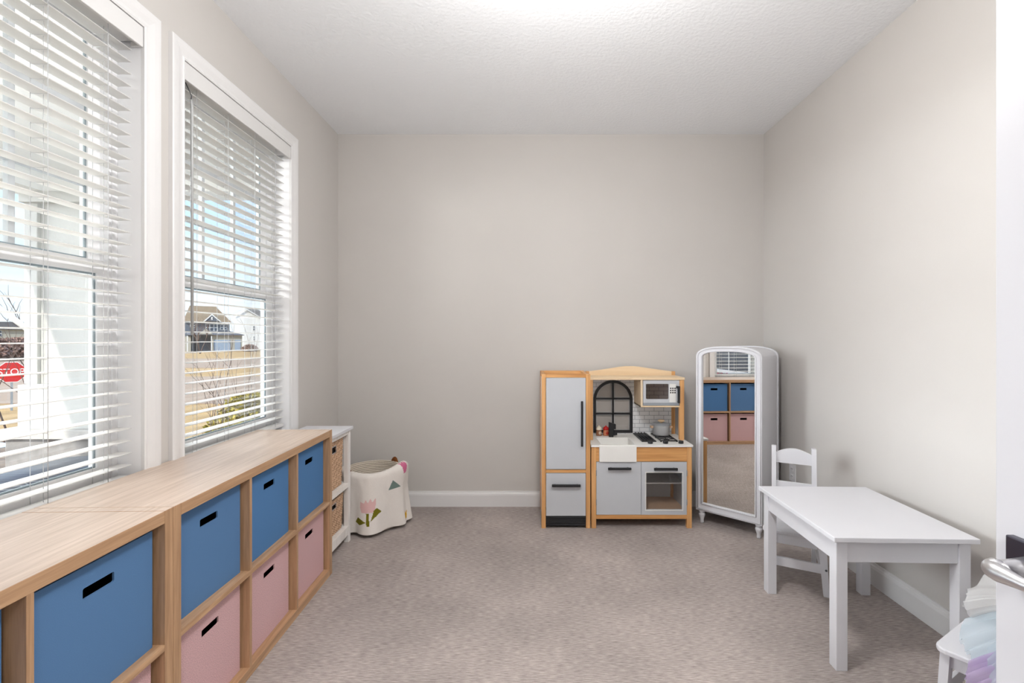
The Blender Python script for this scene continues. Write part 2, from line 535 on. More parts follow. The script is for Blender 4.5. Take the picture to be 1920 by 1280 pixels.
def blind(n, label):
    y0, y1 = WIN[n]
    t = thing('window_blind', label, 'blind', (XL - .05, (y0 + y1) / 2, WZ0), 0, 'white slatted blinds on the left wall')
    ox, oy, oz = t.location
    def P(name, b_, mat, par=None, sm=False):
        bmesh.ops.translate(b_, verts=b_.verts[:], vec=(-ox, -oy, -oz)); return obj(name, b_, mat, par or t, smooth=sm)
    b1 = new_bm(); bx(b1, XL + .001, XL + .011, y0 + .003, y1 - .003, 2.289, WZ1 - .003, .002)
    bx(b1, XL - .03, XL + .001, y0 + .003, y0 + .010, 2.289, WZ1 - .003, .001); bx(b1, XL - .03, XL + .001, y1 - .010, y1 - .003, 2.289, WZ1 - .003, .001)
    P('valance', b1, M['blind'])
    b1 = new_bm(); bx(b1, XL - .075, XL - .018, y0 + .012, y1 - .012, 2.305, 2.36, .003); P('headrail', b1, M['blind'])
    s0, s1 = y0 + .012, y1 - .012
    xa, xb = XL - .024, XL - .074
    b1 = new_bm()
    z = 1.305
    zs = [1.305 + .044 * k for k in range(-12, 23)]
    zs = [q for q in zs if .765 < q < 2.285]
    for q in zs:
        # gently crowned slat
        pr = [(xa, q - .0002), (xa - .012, q + .0006), (xa - .025, q + .001), (xb + .012, q + .0006), (xb, q - .0002),
              (xb, q + .0022), (xb + .012, q + .0030), (xa - .025, q + .0034), (xa - .012, q + .0030), (xa, q + .0022)]
        prism(b1, pr, 'y', s0, s1)
    P('slats', b1, M['slat'])
    b1 = new_bm(); bx(b1, xb, xa, s0, s1, .722, .740, .004); P('bottom_rail', b1, M['blind'])
    for off in (.105, .299, .509, .714):
        yy = y1 - off
        b1 = new_bm()
        for xx in (xa + .0015, xb - .0015):
            tube(b1, [(xx, yy, .735), (xx, yy, 2.31)], .0009, 5)
        tube(b1, [((xa + xb) / 2, yy + .012, .735), ((xa + xb) / 2, yy + .012, 2.31)], .0008, 5)
        for q in zs:
            tube(b1, [(xa, yy, q - .003), ((xa + xb) / 2, yy, q - .0035), (xb, yy, q - .003)], .0006, 4)
        P('ladder_cord', b1, M['cord'])
    if n == 2:
        b1 = new_bm()
        tube(b1, [(XL - .006, y0 + .058, 2.235), (XL - .004, y0 + .060, 2.2), (XL - .004, y0 + .062, 1.25)], [.003, .0055, .0055], 8)
        wnd = P('tilt_wand', b1, M['plastic_clear'])
        b1 = new_bm(); tube(b1, [(XL - .02, y0 + .045, 2.30), (XL - .008, y0 + .05, 2.268), (XL - .004, y0 + .058, 2.25), (XL - .006, y0 + .058, 2.232)], .0018, 6)
        P('hook', b1, M['metal_bolt'], wnd)
    for k, off in enumerate((.12, .31)):
        pass
    return t
blind(1, 'white horizontal slat blind in the nearer left window, cut off by the photo edge')
blind(2, 'white horizontal slat blind with tilt wand in the farther window, nearer the back wall')

# ------------------------------------------------------------ cube shelf units
U_ROT = R(90 + 1.62)
UDX, UDY = -math.sin(R(1.62)), math.cos(R(1.62))   # local x (towards the back wall)
U_L, U_D, U_H = 1.11, 0.385, 0.757
P0 = Vector((-1.037, 2.397, 0))
def sheen_topped(name, d, edge, face, par, bev):
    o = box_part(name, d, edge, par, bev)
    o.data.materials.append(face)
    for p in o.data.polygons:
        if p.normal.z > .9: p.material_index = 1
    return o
def unit(origin, label):
    t = thing('cube_shelf', label, 'shelf unit', origin, U_ROT, 'wood-grain cube shelf units')
    s, tp, bt, dv = .030, .035, .035, .015
    sheen_topped('side_panel', (0, s, 0, U_D, 0, U_H), M['oak_z'], M['oak_top'], t, .0012)
    sheen_topped('side_panel', (U_L - s, U_L, 0, U_D, 0, U_H), M['oak_z'], M['oak_top'], t, .0012)
    sheen_topped('top_panel', (s + .0006, U_L - s - .0006, 0.0005, U_D, U_H - tp, U_H - .0006), M['oak_x'], M['oak_top'], t, .001)
    box_part('bottom_panel', (s, U_L - s, 0.0005, U_D, 0.0, bt), M['oak_x'], t, .001)
    box_part('back_panel', (s, U_L - s, U_D - .006, U_D - .001, bt, U_H - tp), M['oak_x'], t, 0)
    zc0, zc1 = bt, U_H - tp
    zm = (zc0 + zc1) / 2
    box_part('middle_shelf', (s, U_L - s, .001, U_D - .008, zm - .009, zm + .009), M['oak_x'], t, .001)
    cw = (U_L - 2 * s - 2 * dv) / 3
    for i in (1, 2):
        x = s + i * cw + (i - 1) * dv
        for za, zb in ((zc0, zm - .009), (zm + .009, zc1)):
            box_part('divider', (x, x + dv, .001, U_D - .008, za, zb), M['oak_z'], t, .001)
    return t, cw
# top uses fine grain along its length and a paler colour imitating the window reflection
M['oak_top2'] = M['oak_top']
origin_far = P0 - Vector((UDX, UDY, 0)) * U_L
origin_near = origin_far - Vector((UDX, UDY, 0)) * (U_L + .001) + Vector((.0, 0, 0))
u_far, CW = unit(origin_far, 'wood-grain cube shelf with six bins, the one nearer the back wall')
u_near, _ = unit(origin_near, 'wood-grain cube shelf with six bins, nearest the camera, cut by the photo edge')

def bin_mesh(outer, inner, W=.318, D=.33, H=.318, wt=.005):
    bm_ = new_bm()
    # front with a slot: rounded rectangle
    hw, hh, cz, r = .041, .0125, H - .062, .004
    slot = []
    for (sx_, sz_, a0) in ((1, -1, -90), (1, 1, 0), (-1, 1, 90), (-1, -1, 180)):
        for k in range(4):
            a = R(a0 + 30 * k)
            slot.append((sx_ * (hw - r) + r * math.cos(a), cz + sz_ * (hh - r) + r * math.sin(a)))
    prism(bm_, [(-W / 2, 0), (W / 2, 0), (W / 2, H), (-W / 2, H)], 'y', 0, wt, [slot])
    prism(bm_, [(-W / 2, 0), (W / 2, 0), (W / 2, H), (-W / 2, H)], 'y', D - wt, D, [slot])
    bx(bm_, -W / 2, -W / 2 + wt, wt, D - wt, 0, H); bx(bm_, W / 2 - wt, W / 2, wt, D - wt, 0, H)
    bx(bm_, -W / 2 + wt, W / 2 - wt, wt, D - wt, 0, wt)
    # inner faces, dark colour stands in for shade behind the slot
    l = .0015
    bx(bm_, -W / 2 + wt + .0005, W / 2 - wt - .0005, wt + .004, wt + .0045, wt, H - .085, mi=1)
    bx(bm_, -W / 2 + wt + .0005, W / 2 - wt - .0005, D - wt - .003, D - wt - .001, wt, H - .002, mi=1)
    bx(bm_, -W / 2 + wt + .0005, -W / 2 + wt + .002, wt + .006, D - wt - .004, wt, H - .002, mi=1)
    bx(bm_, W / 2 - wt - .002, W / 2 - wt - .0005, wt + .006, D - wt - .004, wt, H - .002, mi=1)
    return bm_
PROTO = {}
def place_bin(unit_origin, col, row, kind, label, tilt=0.0, rec=.03, mat=None):
    s, dv, bt, tp = .030, .015, .035, .035
    cx = s + col * (CW + dv) + CW / 2
    zm = (bt + U_H - tp) / 2
    z = bt + .001 if row == 0 else zm + .0095
    p = Vector(unit_origin) + Vector((UDX, UDY, 0)) * cx + Vector((-UDY, UDX, 0)) * rec + Vector((0, 0, z))
    if kind not in PROTO:
        PROTO[kind] = bin_mesh(None, None)
        me = bpy.data.meshes.new('storage_bin'); bmesh.ops.recalc_face_normals(PROTO[kind], faces=PROTO[kind].faces[:]); PROTO[kind].to_mesh(me)
        me.materials.append({'blue': M['bluebin'], 'pink': M['pinkbin'], 'faded': M['bluebin_b']}[kind])
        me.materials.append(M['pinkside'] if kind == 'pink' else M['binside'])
        PROTO[kind] = me
    o = bpy.data.objects.new('storage_bin', PROTO[kind]); C.objects.link(o)
    o.location = p; o.rotation_euler = (0, 0, U_ROT + tilt)
    tag(o, label, 'storage bin', 'pink fabric bins' if kind == 'pink' else 'blue fabric bins')
    return o
of, on = origin_far, origin_near
place_bin(of, 2, 1, 'blue', 'blue fabric bin in the top row cell nearest the white bookcase')
place_bin(of, 1, 1, 'blue', 'blue fabric bin in the top middle cell of the farther shelf', .012)
place_bin(of, 0, 1, 'faded', 'blue fabric bin set slightly askew in the top cell just beyond the double upright', -.03, .034)
place_bin(of, 2, 0, 'pink', 'pink tweed bin in the bottom cell nearest the white bookcase', -.01)
place_bin(of, 1, 0, 'pink', 'pink tweed bin in the bottom middle cell of the farther shelf', .01)
place_bin(of, 0, 0, 'pink', 'pink tweed bin in the bottom cell just beyond the double upright')
place_bin(on, 2, 1, 'faded', 'biggest looking blue fabric bin, in the top cell just before the double upright', 0, .026)
place_bin(on, 1, 1, 'blue', 'blue fabric bin at the left photo edge, top row of the nearest shelf', .02, .034)
place_bin(on, 2, 0, 'pink', 'pink tweed bin at the bottom photo edge under the biggest looking blue bin')
# small things poking up inside a few bins are left out: only darkness shows through the slots

# ------------------------------------------------------------ white bookcase with baskets
bkX, bkY0, bkY1 = -1.094, 2.425, 2.789
t = thing('bookcase', 'small white open bookcase holding two woven baskets, behind the wood-grain shelf', 'bookcase', (-1.23, 2.607, 0))
def L(d, o): return (d[0] - o[0], d[1] - o[0], d[2] - o[1], d[3] - o[1], d[4] - o[2], d[5] - o[2])
oo = (-1.23, 2.607, 0)
xb0 = -1.365
box_part('top', L((xb0 - .005, bkX + .012, bkY0 - .01, bkY1 + .012, .680, .698), oo), M['white_furn'], t, .002)
for xa_, xb_ in ((bkX - .03, bkX), (xb0, xb0 + .03)):
    for ya_, yb_ in ((bkY0, bkY0 + .03), (bkY1 - .03, bkY1)):
        box_part('post', L((xa_, xb_, ya_, yb_, 0, .680), oo), M['whitewood'], t, .0015)
for za, zb in ((.335, .360), (.075, .100)):
    box_part('shelf', L((xb0 + .003, bkX - .001, bkY0 + .001, bkY1 - .001, za, zb), oo), M['whitewood'], t, .0015)
box_part('apron', L((bkX - .016, bkX - .002, bkY0 + .03, bkY1 - .03, .655, .680), oo), M['whitewood'], t, .001)
box_part('kick_rail', L((bkX - .016, bkX - .002, bkY0 + .03, bkY1 - .03, .045, .075), oo), M['whitewood'], t, .001)

def woven_basket(D, W, H, label, loc):
    """rectangular seagrass basket, woven bumps as geometry; local x = depth to the wall (-), y = length"""
    tt = thing('woven_basket', label, 'basket', loc, 0, 'woven baskets in the white bookcase')
    b_ = new_bm()
    nz, per = 36, []
    def face(p0, p1, nrm, hole=False):
        p0, p1, nrm = Vector(p0), Vector(p1), Vector(nrm)
        L_ = (p1 - p0).length
        nu = int(L_ / .0060)
        g = []
        for i in range(nu + 1):
            row = []
            for k in range(nz + 1):
                z_ = H * k / nz
                rr = k // 2
                w = math.sin(PI * (i / 2.0 + rr)) * 0.5
                d = .0040 * (math.cos(PI * i / 2.0 + PI * rr)) * math.sin(PI * (k % 2 + .5) / 1.0) + .0016 * (1 if k % 2 else -1)
                taper = 1 - .06 * (1 - z_ / H)
                p = p0.lerp(p1, i / nu)
                p = Vector((p.x * taper, p.y * taper, z_)) + nrm * d
                row.append(b_.verts.new(p))
            g.append(row)
        for i in range(nu):
            for k in range(nz):
                if hole and abs((i + .5) / nu - .5) < .115 and .76 < (k + .5) / nz < .88: continue
                f = b_.faces.new((g[i][k], g[i + 1][k], g[i + 1][k + 1], g[i][k + 1])); f.smooth = True
    hx, hy = D / 2, W / 2
    face((hx, -hy, 0), (hx, hy, 0), (1, 0, 0), True)
    face((hx, hy, 0), (-hx, hy, 0), (0, 1, 0))
    face((-hx, hy, 0), (-hx, -hy, 0), (-1, 0, 0))
    face((-hx, -hy, 0), (hx, -hy, 0), (0, -1, 0))
    bx(b_, -hx * .92, hx * .92, -hy * .92, hy * .92, .001, .005)
    obj('basket_body', b_, M['seagrass'], tt)
    b_ = new_bm()
    ring_frame(b_, (-hy * .23, hy * .23, H * .765, H * .875), [(0, 0), (0, .003), (.006, .003), (.006, 0)], 'x', 1, hx - .001)
    hd = obj('handle_plate', b_, M['chrome'], tt); hd['label'] = 'metal handle frame'
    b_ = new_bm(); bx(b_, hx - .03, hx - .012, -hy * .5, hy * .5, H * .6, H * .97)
    obj('lining', b_, M['slot'], tt)  # dark block imitates the shaded inside behind the handle hole
    b_ = new_bm(); ring_frame(b_, (-hx + .003, hx - .003, -hy + .003, hy - .003), [(0, 0), (0, .008), (.005, .008), (.005, 0)], 'x', 1, 0)
    bmesh.ops.transform(b_, matrix=Matrix(((0, 1, 0, 0), (0, 0, 1, 0), (1, 0, 0, 0), (0, 0, 0, 1))), verts=b_.verts[:])
    bmesh.ops.translate(b_, verts=b_.verts[:], vec=(0, 0, H - .006))
    obj('rim', b_, M['seagrass'], tt)
    return tt
m, nt, b = new_mat('seagrass')
n = nd(nt, 'ShaderNodeTexNoise'); n.inputs['Scale'].default_value = 160; n.inputs['Detail'].default_value = 3
nt.links.new(coords(nt), n.inputs['Vector'])
nt.links.new(ramp(nt, n.outputs['Fac'], [(0.3, lin((176, 132, 98))), (0.5, lin((214, 178, 146))), (0.72, lin((240, 216, 190)))]), b.inputs['Base Color'])
b.inputs['Roughness'].default_value = 0.8
M['seagrass'] = brick('seagrass_weave', (226, 192, 160), (156, 116, 86), .017, .0085, 'yz', .0013)
woven_basket(.225, .27, .285, 'woven seagrass basket with metal handle on the upper shelf of the white bookcase', (bkX - .140, 2.607, .361))
woven_basket(.225, .27, .205, 'woven seagrass basket on the lower shelf of the white bookcase', (bkX - .140, 2.607, .101))

# ------------------------------------------------------------ rope basket and tulip blanket
BC = Vector((-1.05, 3.06, 0)); BR, BH = .185, .37
t = thing('rope_basket', 'round cream coiled rope basket in the corner beside the white bookcase', 'basket', BC)
prof = []
nc = 30
for k in range(nc):
    z0 = BH * k / nc
    zz = z0 / BH
    r0 = BR * (.93 + .07 * math.sin(PI * min(1, zz * .9)))
    hgt = BH / nc
    for q in range(5):
        a = PI * q / 4
        prof.append((r0 + .0055 * math.sin(a), z0 + hgt * (1 - math.cos(a)) / 2))
inner = [(r - .012, z_) for r, z_ in reversed(prof)]
b_ = new_bm()
lathe(b_, [(0.001, 0.002)] + prof + [(BR * .955, BH + .003)] + inner + [(0.001, .014)], 72, cap=False)
obj('coiled_body', b_, fabric('cotton_rope', (226, 216, 202), 300, .08, bump=.4), t)
for sgn, ang in ((1, 57), (-1, 237)):
    b_ = new_bm(); a = R(ang)
    pts = []
    for k in range(9):
        f = k / 8; aa = a + (f - .5) * .30
        z_ = BH - .01 + .050 * math.sin(PI * f)
        pts.append((BR * 1.0 * math.cos(aa), BR * 1.0 * math.sin(aa), z_ - .02))
    tube(b_, pts, .013, 8)
    h = obj('handle', b_, M['leather'], t); h['label'] = 'brown leather handle'

TUL = {'pink': (226, 186, 184), 'green': (118, 112, 30), 'rose': (206, 112, 146), 'sage': (116, 134, 128), 'mustard': (218, 168, 44)}
bl_m = [fabric('knit_cream', (231, 225, 219), 520, .05, bump=.5)] + [fabric('knit_' + k, v_, 520, .06, bump=.5) for k, v_ in TUL.items()]
def inpoly(p, poly):
    c_ = False; n_ = len(poly)
    for i in range(n_):
        x1, y1 = poly[i]; x2, y2 = poly[(i + 1) % n_]
        if (y1 > p[1]) != (y2 > p[1]) and p[0] < (x2 - x1) * (p[1] - y1) / (y2 - y1) + x1: c_ = not c_
    return c_
def tulip(u, v_, s=1.0, which='pink', flip=False):
    """head, stem and leaves; u to the right and v up, metres on the cloth"""
    o = []
    f = -1 if flip else 1
    def T(ps): return [(u + x * s, v_ + f * y * s) for x, y in ps]
    idx = {'pink': 1, 'rose': 3, 'mustard': 5}[which]
    o.append((idx, T([(-.035, .0), (.030, .0), (.038, .03), (.040, .085), (.022, .060), (.012, .082), (0, .058), (-.014, .075), (-.022, .055), (-.044, .065), (-.042, .025)])))
    o.append((2, T([(-.006, -.08), (.008, -.08), (.004, -.003), (-.010, -.003)])))
    o.append((2, T([(-.008, -.058), (-.046, -.078), (-.075, -.062), (-.056, -.030)])))
    o.append((2, T([(.012, -.055), (.050, -.018), (.070, -.006), (.045, .022), (.03, .012)])))
    return o
b_ = new_bm()
NA, NV = 210, 150
A0, A1 = R(-168), R(20)
shapes = []
# cloth coordinates: u = arc (angle - A0)*BR, v = height along outside (0 = rim, negative downwards)
def uof(deg): return (R(deg) - A0) * .205
shapes += tulip(uof(-78), -.235, 1.0, 'pink')
shapes += [(3, [(uof(-19), -.06), (uof(-14), -.062), (uof(-11), -.02), (uof(-14), .0), (uof(-15.5), -.012), (uof(-17), .006), (uof(-18.5), -.01), (uof(-23), .0)])]
shapes += [(4, [(uof(-45), -.125), (uof(-22), -.125), (uof(-37), -.072)])]
shapes += [(5, [(uof(-16), -.345), (uof(-6), -.345), (uof(-4), -.295), (uof(-9), -.31), (uof(-12), -.285), (uof(-17), -.305)])]
shapes += [(2, [(uof(-112), .06), (uof(-98), .075), (uof(-92), .095), (uof(-106), .09)])]
g = []
for i in range(NA + 1):
    f = i / NA; a = A0 + (A1 - A0) * f
    row = []
    low = BH + .006 - (.36 + .0 * f)
    # outer length varies: reaches the floor in front, shorter at the far right
    deg = math.degrees(a)
    outlen = .365
    foldamp = .010 + .012 * math.sin(3 * a + 1)
    for k in range(NV + 1):
        q = k / NV
        s_ = -.13 + q * (.13 + outlen)      # negative: inside the basket
        fold = math.sin(a * 9 + 1.3 * math.sin(a * 3)) * .5 + .5 * math.sin(a * 5 + 2)
        if s_ < 0:
            r_ = BR - .026 + .002 * fold + .03 * s_
            z_ = BH + .012 + s_ + .0
            e = min(1, -s_ / .02)
            r_ = BR - .006 - .020 * e
            z_ = BH + .018 + s_ + .0 * e
        else:
            e = min(1, s_ / .03)
            dn = s_ / outlen
            r_ = BR - .006 + .026 * math.sin(e * PI / 2) + dn * .028 + (.003 + .026 * dn ** 1.5) * fold
            z_ = BH + .018 - s_ + .0
            if s_ < .03: z_ = BH + .018 - .03 * (1 - math.cos(e * PI / 2)) - 0
            else: z_ = BH + .018 - s_
        # soft puff at the right shoulder where the cloth bunches
        puff = math.exp(-((deg + 12) / 22) ** 2) * math.exp(-((s_ - .03) / .085) ** 2)
        r_ += .034 * puff; z_ += .034 * puff
        sag = math.exp(-((deg + 75) / 30) ** 2) * math.exp(-(s_ / .05) ** 2)
        z_ -= .012 * sag
        r_ += .0025 * noise.noise(Vector((a * 6, s_ * 14, 0)))
        z_ = max(z_, .004 + .002 * abs(fold))
        row.append(b_.verts.new((r_ * math.cos(a), r_ * math.sin(a), z_)))
    g.append(row)
for i in range(NA):
    for k in range(NV):
        fc = b_.faces.new((g[i][k], g[i + 1][k], g[i + 1][k + 1], g[i][k + 1])); fc.smooth = True
        u_ = (i + .5) / NA * (A1 - A0) * .205
        s_ = -.13 + (k + .5) / NV * (.13 + .365)
        for mi_, poly in shapes:
            if inpoly((u_, -s_), poly): fc.material_index = mi_
bl = obj('blanket', b_, bl_m, None, BC)
md = bl.modifiers.new('thick', 'SOLIDIFY'); md.thickness = .004; md.offset = 1
tag(bl, 'cream knit blanket with tulip pattern draped over the rope basket', 'blanket')

# ------------------------------------------------------------ toy fridge
KY = 2.963
t = thing('toy_fridge', 'tall wooden toy fridge with grey doors and black handles', 'toy fridge', (.24, KY, 0), R(0.0))
fo = (.24, KY, 0)
FX0, FX1, FD, FH = .081, .399, .36, 1.003
pw = .028
def fp(name, d, mat, bev=.0015, par=None): return box_part(name, L(d, fo), mat, par or t, bev)
for xa_, xb_ in ((FX0, FX0 + pw), (FX1 - pw, FX1)):
    fp('post', (xa_, xb_, KY, KY + .03, 0, FH), M['pine_z'])
    fp('post', (xa_, xb_, KY + FD - .03, KY + FD, 0, FH), M['pine_z'])
    fp('side_rail', (xa_ + .004, xb_ - .004, KY + .03, KY + FD - .03, FH - .035, FH - .001), M['pine_y'])
fp('side_panel', (FX0 + .004, FX0 + .010, KY + .03, KY + FD - .03, .01, FH - .035), M['toy_white'])
fp('side_panel', (FX1 - .010, FX1 - .004, KY + .03, KY + FD - .03, .01, FH - .035), M['toy_white'])
fp('back_panel', (FX0 + pw, FX1 - pw, KY + FD - .012, KY + FD - .006, .01, FH - .035), M['toy_white'])
fp('rail', (FX0 + pw, FX1 - pw, KY + .002, KY + .022, .981, FH), M['pine_x'])
fp('rail', (FX0 + pw, FX1 - pw, KY + FD - .022, KY + FD - .002, .975, FH), M['pine_x'])
fp('rail', (FX0 + pw, FX1 - pw, KY + .002, KY + .022, .361, .380), M['pine_x'])
fp('top_board', (FX0 + .01, FX1 - .01, KY + .022, KY + FD - .022, .970, .976), M['toy_white'])
d1 = fp('door', (FX0 + pw + .002, FX1 - pw - .002, KY + .001, KY + .016, .384, .978), M['toy_grey'])
d2 = fp('door', (FX0 + pw + .002, FX1 - pw - .002, KY + .001, KY + .016, .080, .358), M['toy_grey'])
def handle(p0, p1, w, par, o):
    """bar handle with two stand-offs, p0-p1 along x or z, in front of y"""
    b_ = new_bm()
    x0, z0 = p0; x1, z1 = p1; y = p0y
    if abs(x1 - x0) > abs(z1 - z0):
        bx(b_, x0, x1, y - .026, y - .012, z0 - w / 2, z0 + w / 2, .003)
        for xx in (x0 + .02, x1 - .02): bx(b_, xx - .005, xx + .005, y - .014, y + .001, z0 - .005, z0 + .005, .001)
    else:
        bx(b_, x0 - w / 2, x0 + w / 2, y - .026, y - .012, z0, z1, .003)
        for zz in (z0 + .03, z1 - .03): bx(b_, x0 - .005, x0 + .005, y - .014, y + .001, zz - .005, zz + .005, .001)
    bmesh.ops.translate(b_, verts=b_.verts[:], vec=(-o[0], -o[1], -o[2]))
    return obj('handle', b_, M['black'], par)
p0y = KY + .001
handle((.343, .536), (.343, .830), .014, d1, fo)
handle((.148, .283), (.334, .283), .017, d2, fo)
b_ = new_bm()
bx(b_, FX0 + pw, FX1 - pw, KY + .004, KY + .016, .014, .076)
for k in range(4):
    bx(b_, FX0 + pw, FX1 - pw, KY + .0005, KY + .006, .019 + k * .015, .027 + k * .015, .0015)
bmesh.ops.translate(b_, verts=b_.verts[:], vec=(-fo[0], -fo[1], 0))
obj('vent_grille', b_, M['black'], t)

# ------------------------------------------------------------ toy kitchen
t = thing('toy_kitchen', 'wooden toy kitchen with sink, stove, microwave and tiled back', 'toy kitchen', (.733, KY, 0))
ko = (.733, KY, 0)
def kp(name, d, mat, bev=.0015, par=None): return box_part(name, L(d, ko), mat, par or t, bev)
def kob(name, b_, mat, par=None, smooth=False):
    bmesh.ops.translate(b_, verts=b_.verts[:], vec=(-ko[0], -ko[1], -ko[2])); return obj(name, b_, mat, par or t, smooth=smooth)
KX0, KX1, KD = .406, 1.060, .37
YF2 = 3.103        # front of the hutch
for xa_, xb_ in ((KX0, KX0 + .031), (KX1 - .031, KX1)):
    kp('leg', (xa_, xb_, KY, KY + .03, 0, .529), M['pine_z'])
    kp('leg', (xa_, xb_, KY + KD - .03, KY + KD, 0, .529), M['pine_z'])
kp('base_rail', (KX0 + .031, KX1 - .031, KY + .002, KY + .024, .060, .086), M['pine_x'])
kp('apron', (KX0 + .031, .456, KY + .002, KY + .018, .434, .529), M['pine_x'])
kp('apron', (.699, KX1 - .031, KY + .002, KY + .018, .434, .529), M['pine_x'])
kp('side_panel', (KX0 + .006, KX0 + .014, KY + .03, KY + KD - .03, .062, .529), M['toy_grey'])
kp('side_panel', (KX1 - .014, KX1 - .006, KY + .03, KY + KD - .03, .062, .529), M['toy_grey'])
kp('inner_panel', (.726, .735, KY + .024, KY + KD - .03, .086, .43), M['toy_grey'])
kp('floor_board', (KX0 + .014, KX1 - .014, KY + .024, KY + KD - .02, .078, .086), M['beige_plate'])
kp('back_board', (KX0 + .014, KX1 - .014, KY + KD - .016, KY + KD - .01, .062, .529), M['toy_grey'])
kp('oven_shelf', (.736, KX1 - .016, KY + .10, KY + KD - .02, .258, .266), M['toy_white'])
# counter with a cut-out for the basin
b_ = new_bm()
CT0, CT1 = .530, .5435
prism(b_, [(KX0 - .003, KY - .006), (KX1 + .006, KY - .006), (KX1 + .006, KY + KD), (KX0 - .003, KY + KD)], 'z', CT0, CT1,
      [[(.467, KY + .009), (.693, KY + .009), (.693, 3.181), (.467, 3.181)]])
kob('countertop', b_, M['toy_white'])
b_ = new_bm()
bx(b_, .457, .698, KY - .012, KY + .010, .434, .540, .003)
bx(b_, .464, .470, KY + .010, 3.184, .455, .5455, .001); bx(b_, .690, .696, KY + .010, 3.184, .455, .5455, .001)
bx(b_, .470, .690, 3.178, 3.184, .455, .5455, .001); bx(b_, .470, .690, KY + .010, 3.178, .490, .495)
sink = kob('sink', b_, M['toy_white'])
# doors
dl = kp('door', (KX0 + .033, .7295, KY + .001, KY + .015, .088, .4315), M['toy_grey'])
p0y = KY + .001
handle((.511, .3925), (.662, .3925), .015, dl, ko)
b_ = new_bm()
prism(b_, [(.7315, .088), (KX1 - .033, .088), (KX1 - .033, .4315), (.7315, .4315)], 'y', KY + .001, KY + .015,
      [[(.762, .120), (.998, .120), (.998, .362), (.762, .362)]])
dr = kob('door', b_, M['toy_grey'])
b_ = new_bm(); ring_frame(b_, (.762, .998, .120, .362), [(0, 0), (0, .003), (.005, .003), (.005, 0)], 'y', -1, KY + .001); kob('window_rim', b_, M['toy_white'], dr)
b_ = new_bm(); bx(b_, .758, .9995, KY + .008, KY + .011, .117, .365); kob('window_pane', b_, M['acrylic'], dr)
handle((.809, .390), (.962, .390), .016, dr, ko)
for zz in (.17, .36):
    b_ = new_bm(); tube(b_, [(KX0 + .032, KY - .001, zz - .018), (KX0 + .032, KY - .001, zz + .018)], .003, 6); kob('hinge', b_, M['toy_dgrey'])
    b_ = new_bm(); tube(b_, [(KX1 - .032, KY - .001, zz - .018), (KX1 - .032, KY - .001, zz + .018)], .003, 6); kob('hinge', b_, M['toy_dgrey'])
# hutch
yb = KY + KD
kp('hutch_post', (1.028, 1.058, YF2, YF2 + .03, CT1, .9535), M['pine_z'])
kp('hutch_post', (KX0 + .004, KX0 + .030, YF2, YF2 + .03, CT1, .9535), M['pine_z'])
kp('hutch_post', (1.034, 1.061, yb - .03, yb, CT1, .998), M['pine_z'])
kp('hutch_post', (KX0 + .004, KX0 + .030, yb - .03, yb, CT1, .998), M['pine_z'])
kp('hutch_top', (KX0 + .001, 1.061, YF2 - .004, yb - .03, .9535, .970), M['pale_x'])
b_ = new_bm()
prism(b_, [(.436, .945), (1.034, .945), (1.034, .998), (.95, 1.009), (.80, 1.031), (.76, 1.035), (.70, 1.035), (.66, 1.031), (.52, 1.009), (.436, .998)], 'y', yb - .028, yb - .016)
kob('gable_board', b_, M['pale_x'])
# tiled splash board with an opening for the arched window
wc, wr, wz0, wzc = .6085, .1425, .553, .7915
def arch(c, r, z0, zc, n_=24):
    ps = [(c - r, z0), (c + r, z0)]
    for k in range(n_ + 1):
        a = PI * k / n_
        ps.append((c + r * math.cos(a), zc + r * math.sin(a)))
    return ps
ysp = yb - .026
b_ = new_bm()
prism(b_, [(KX0 + .030, CT1), (1.036, CT1), (1.036, .953), (KX0 + .030, .953)], 'y', ysp, ysp + .006,
      [arch(wc, wr - .010, wz0 + .01, wzc)])
kob('tile_board', b_, M['tile'])
b_ = new_bm()
outer = arch(wc, wr, wz0, wzc); inner_ = arch(wc, wr - .0195, wz0 + .0195, wzc)
prism(b_, outer, 'y', ysp - .009, ysp - .0005, [inner_])
bx(b_, wc - .0065, wc + .0065, ysp - .009, ysp - .0008, wz0 + .015, wzc + wr - .015)
for zz in (.8005, .692):
    bx(b_, wc - wr + .015, wc + wr - .015, ysp - .009, ysp - .0008, zz - .006, zz + .006)
b2_ = new_bm(); prism(b2_, arch(wc, wr - .004, wz0 + .004, wzc), 'y', ysp + .007, ysp + .010)
kob('backing_board', b2_, M['pane_back'])  # added wall-toned panel, brightens the dark gap behind the panes
wf = kob('arched_window', b_, M['black'])
b_ = new_bm(); prism(b_, arch(wc, wr - .012, wz0 + .012, wzc), 'y', ysp + .001, ysp + .003); kob('window_pane', b_, M['acrylic'], wf)
b_ = new_bm()
e = .0015
def outline(ps):
    for p, q in zip(ps, ps[1:] + ps[:1]):
        tube(b_, [(p[0], ysp - .0055, p[1]), (q[0], ysp - .0055, q[1])], e, 5)
for sx_ in (-1, 1):
    xa_, xb_ = wc + sx_ * .011, wc + sx_ * (wr - .024)
    for za, zb in ((wz0 + .024, .6815), (.7025, .790)):
        outline([(xa_, za), (xb_, za), (xb_, zb), (xa_, zb)])
    rr = wr - .024; ps = [(xa_, .811)]
    a0 = math.asin((.811 - wzc) / rr); a1 = math.acos(.011 / rr)
    for k in range(11):
        a = a0 + (a1 - a0) * k / 10
        ps.append((wc + sx_ * rr * math.cos(a), wzc + rr * math.sin(a)))
    outline(ps)
kob('pane_outline', b_, M['seal_light'], wf)
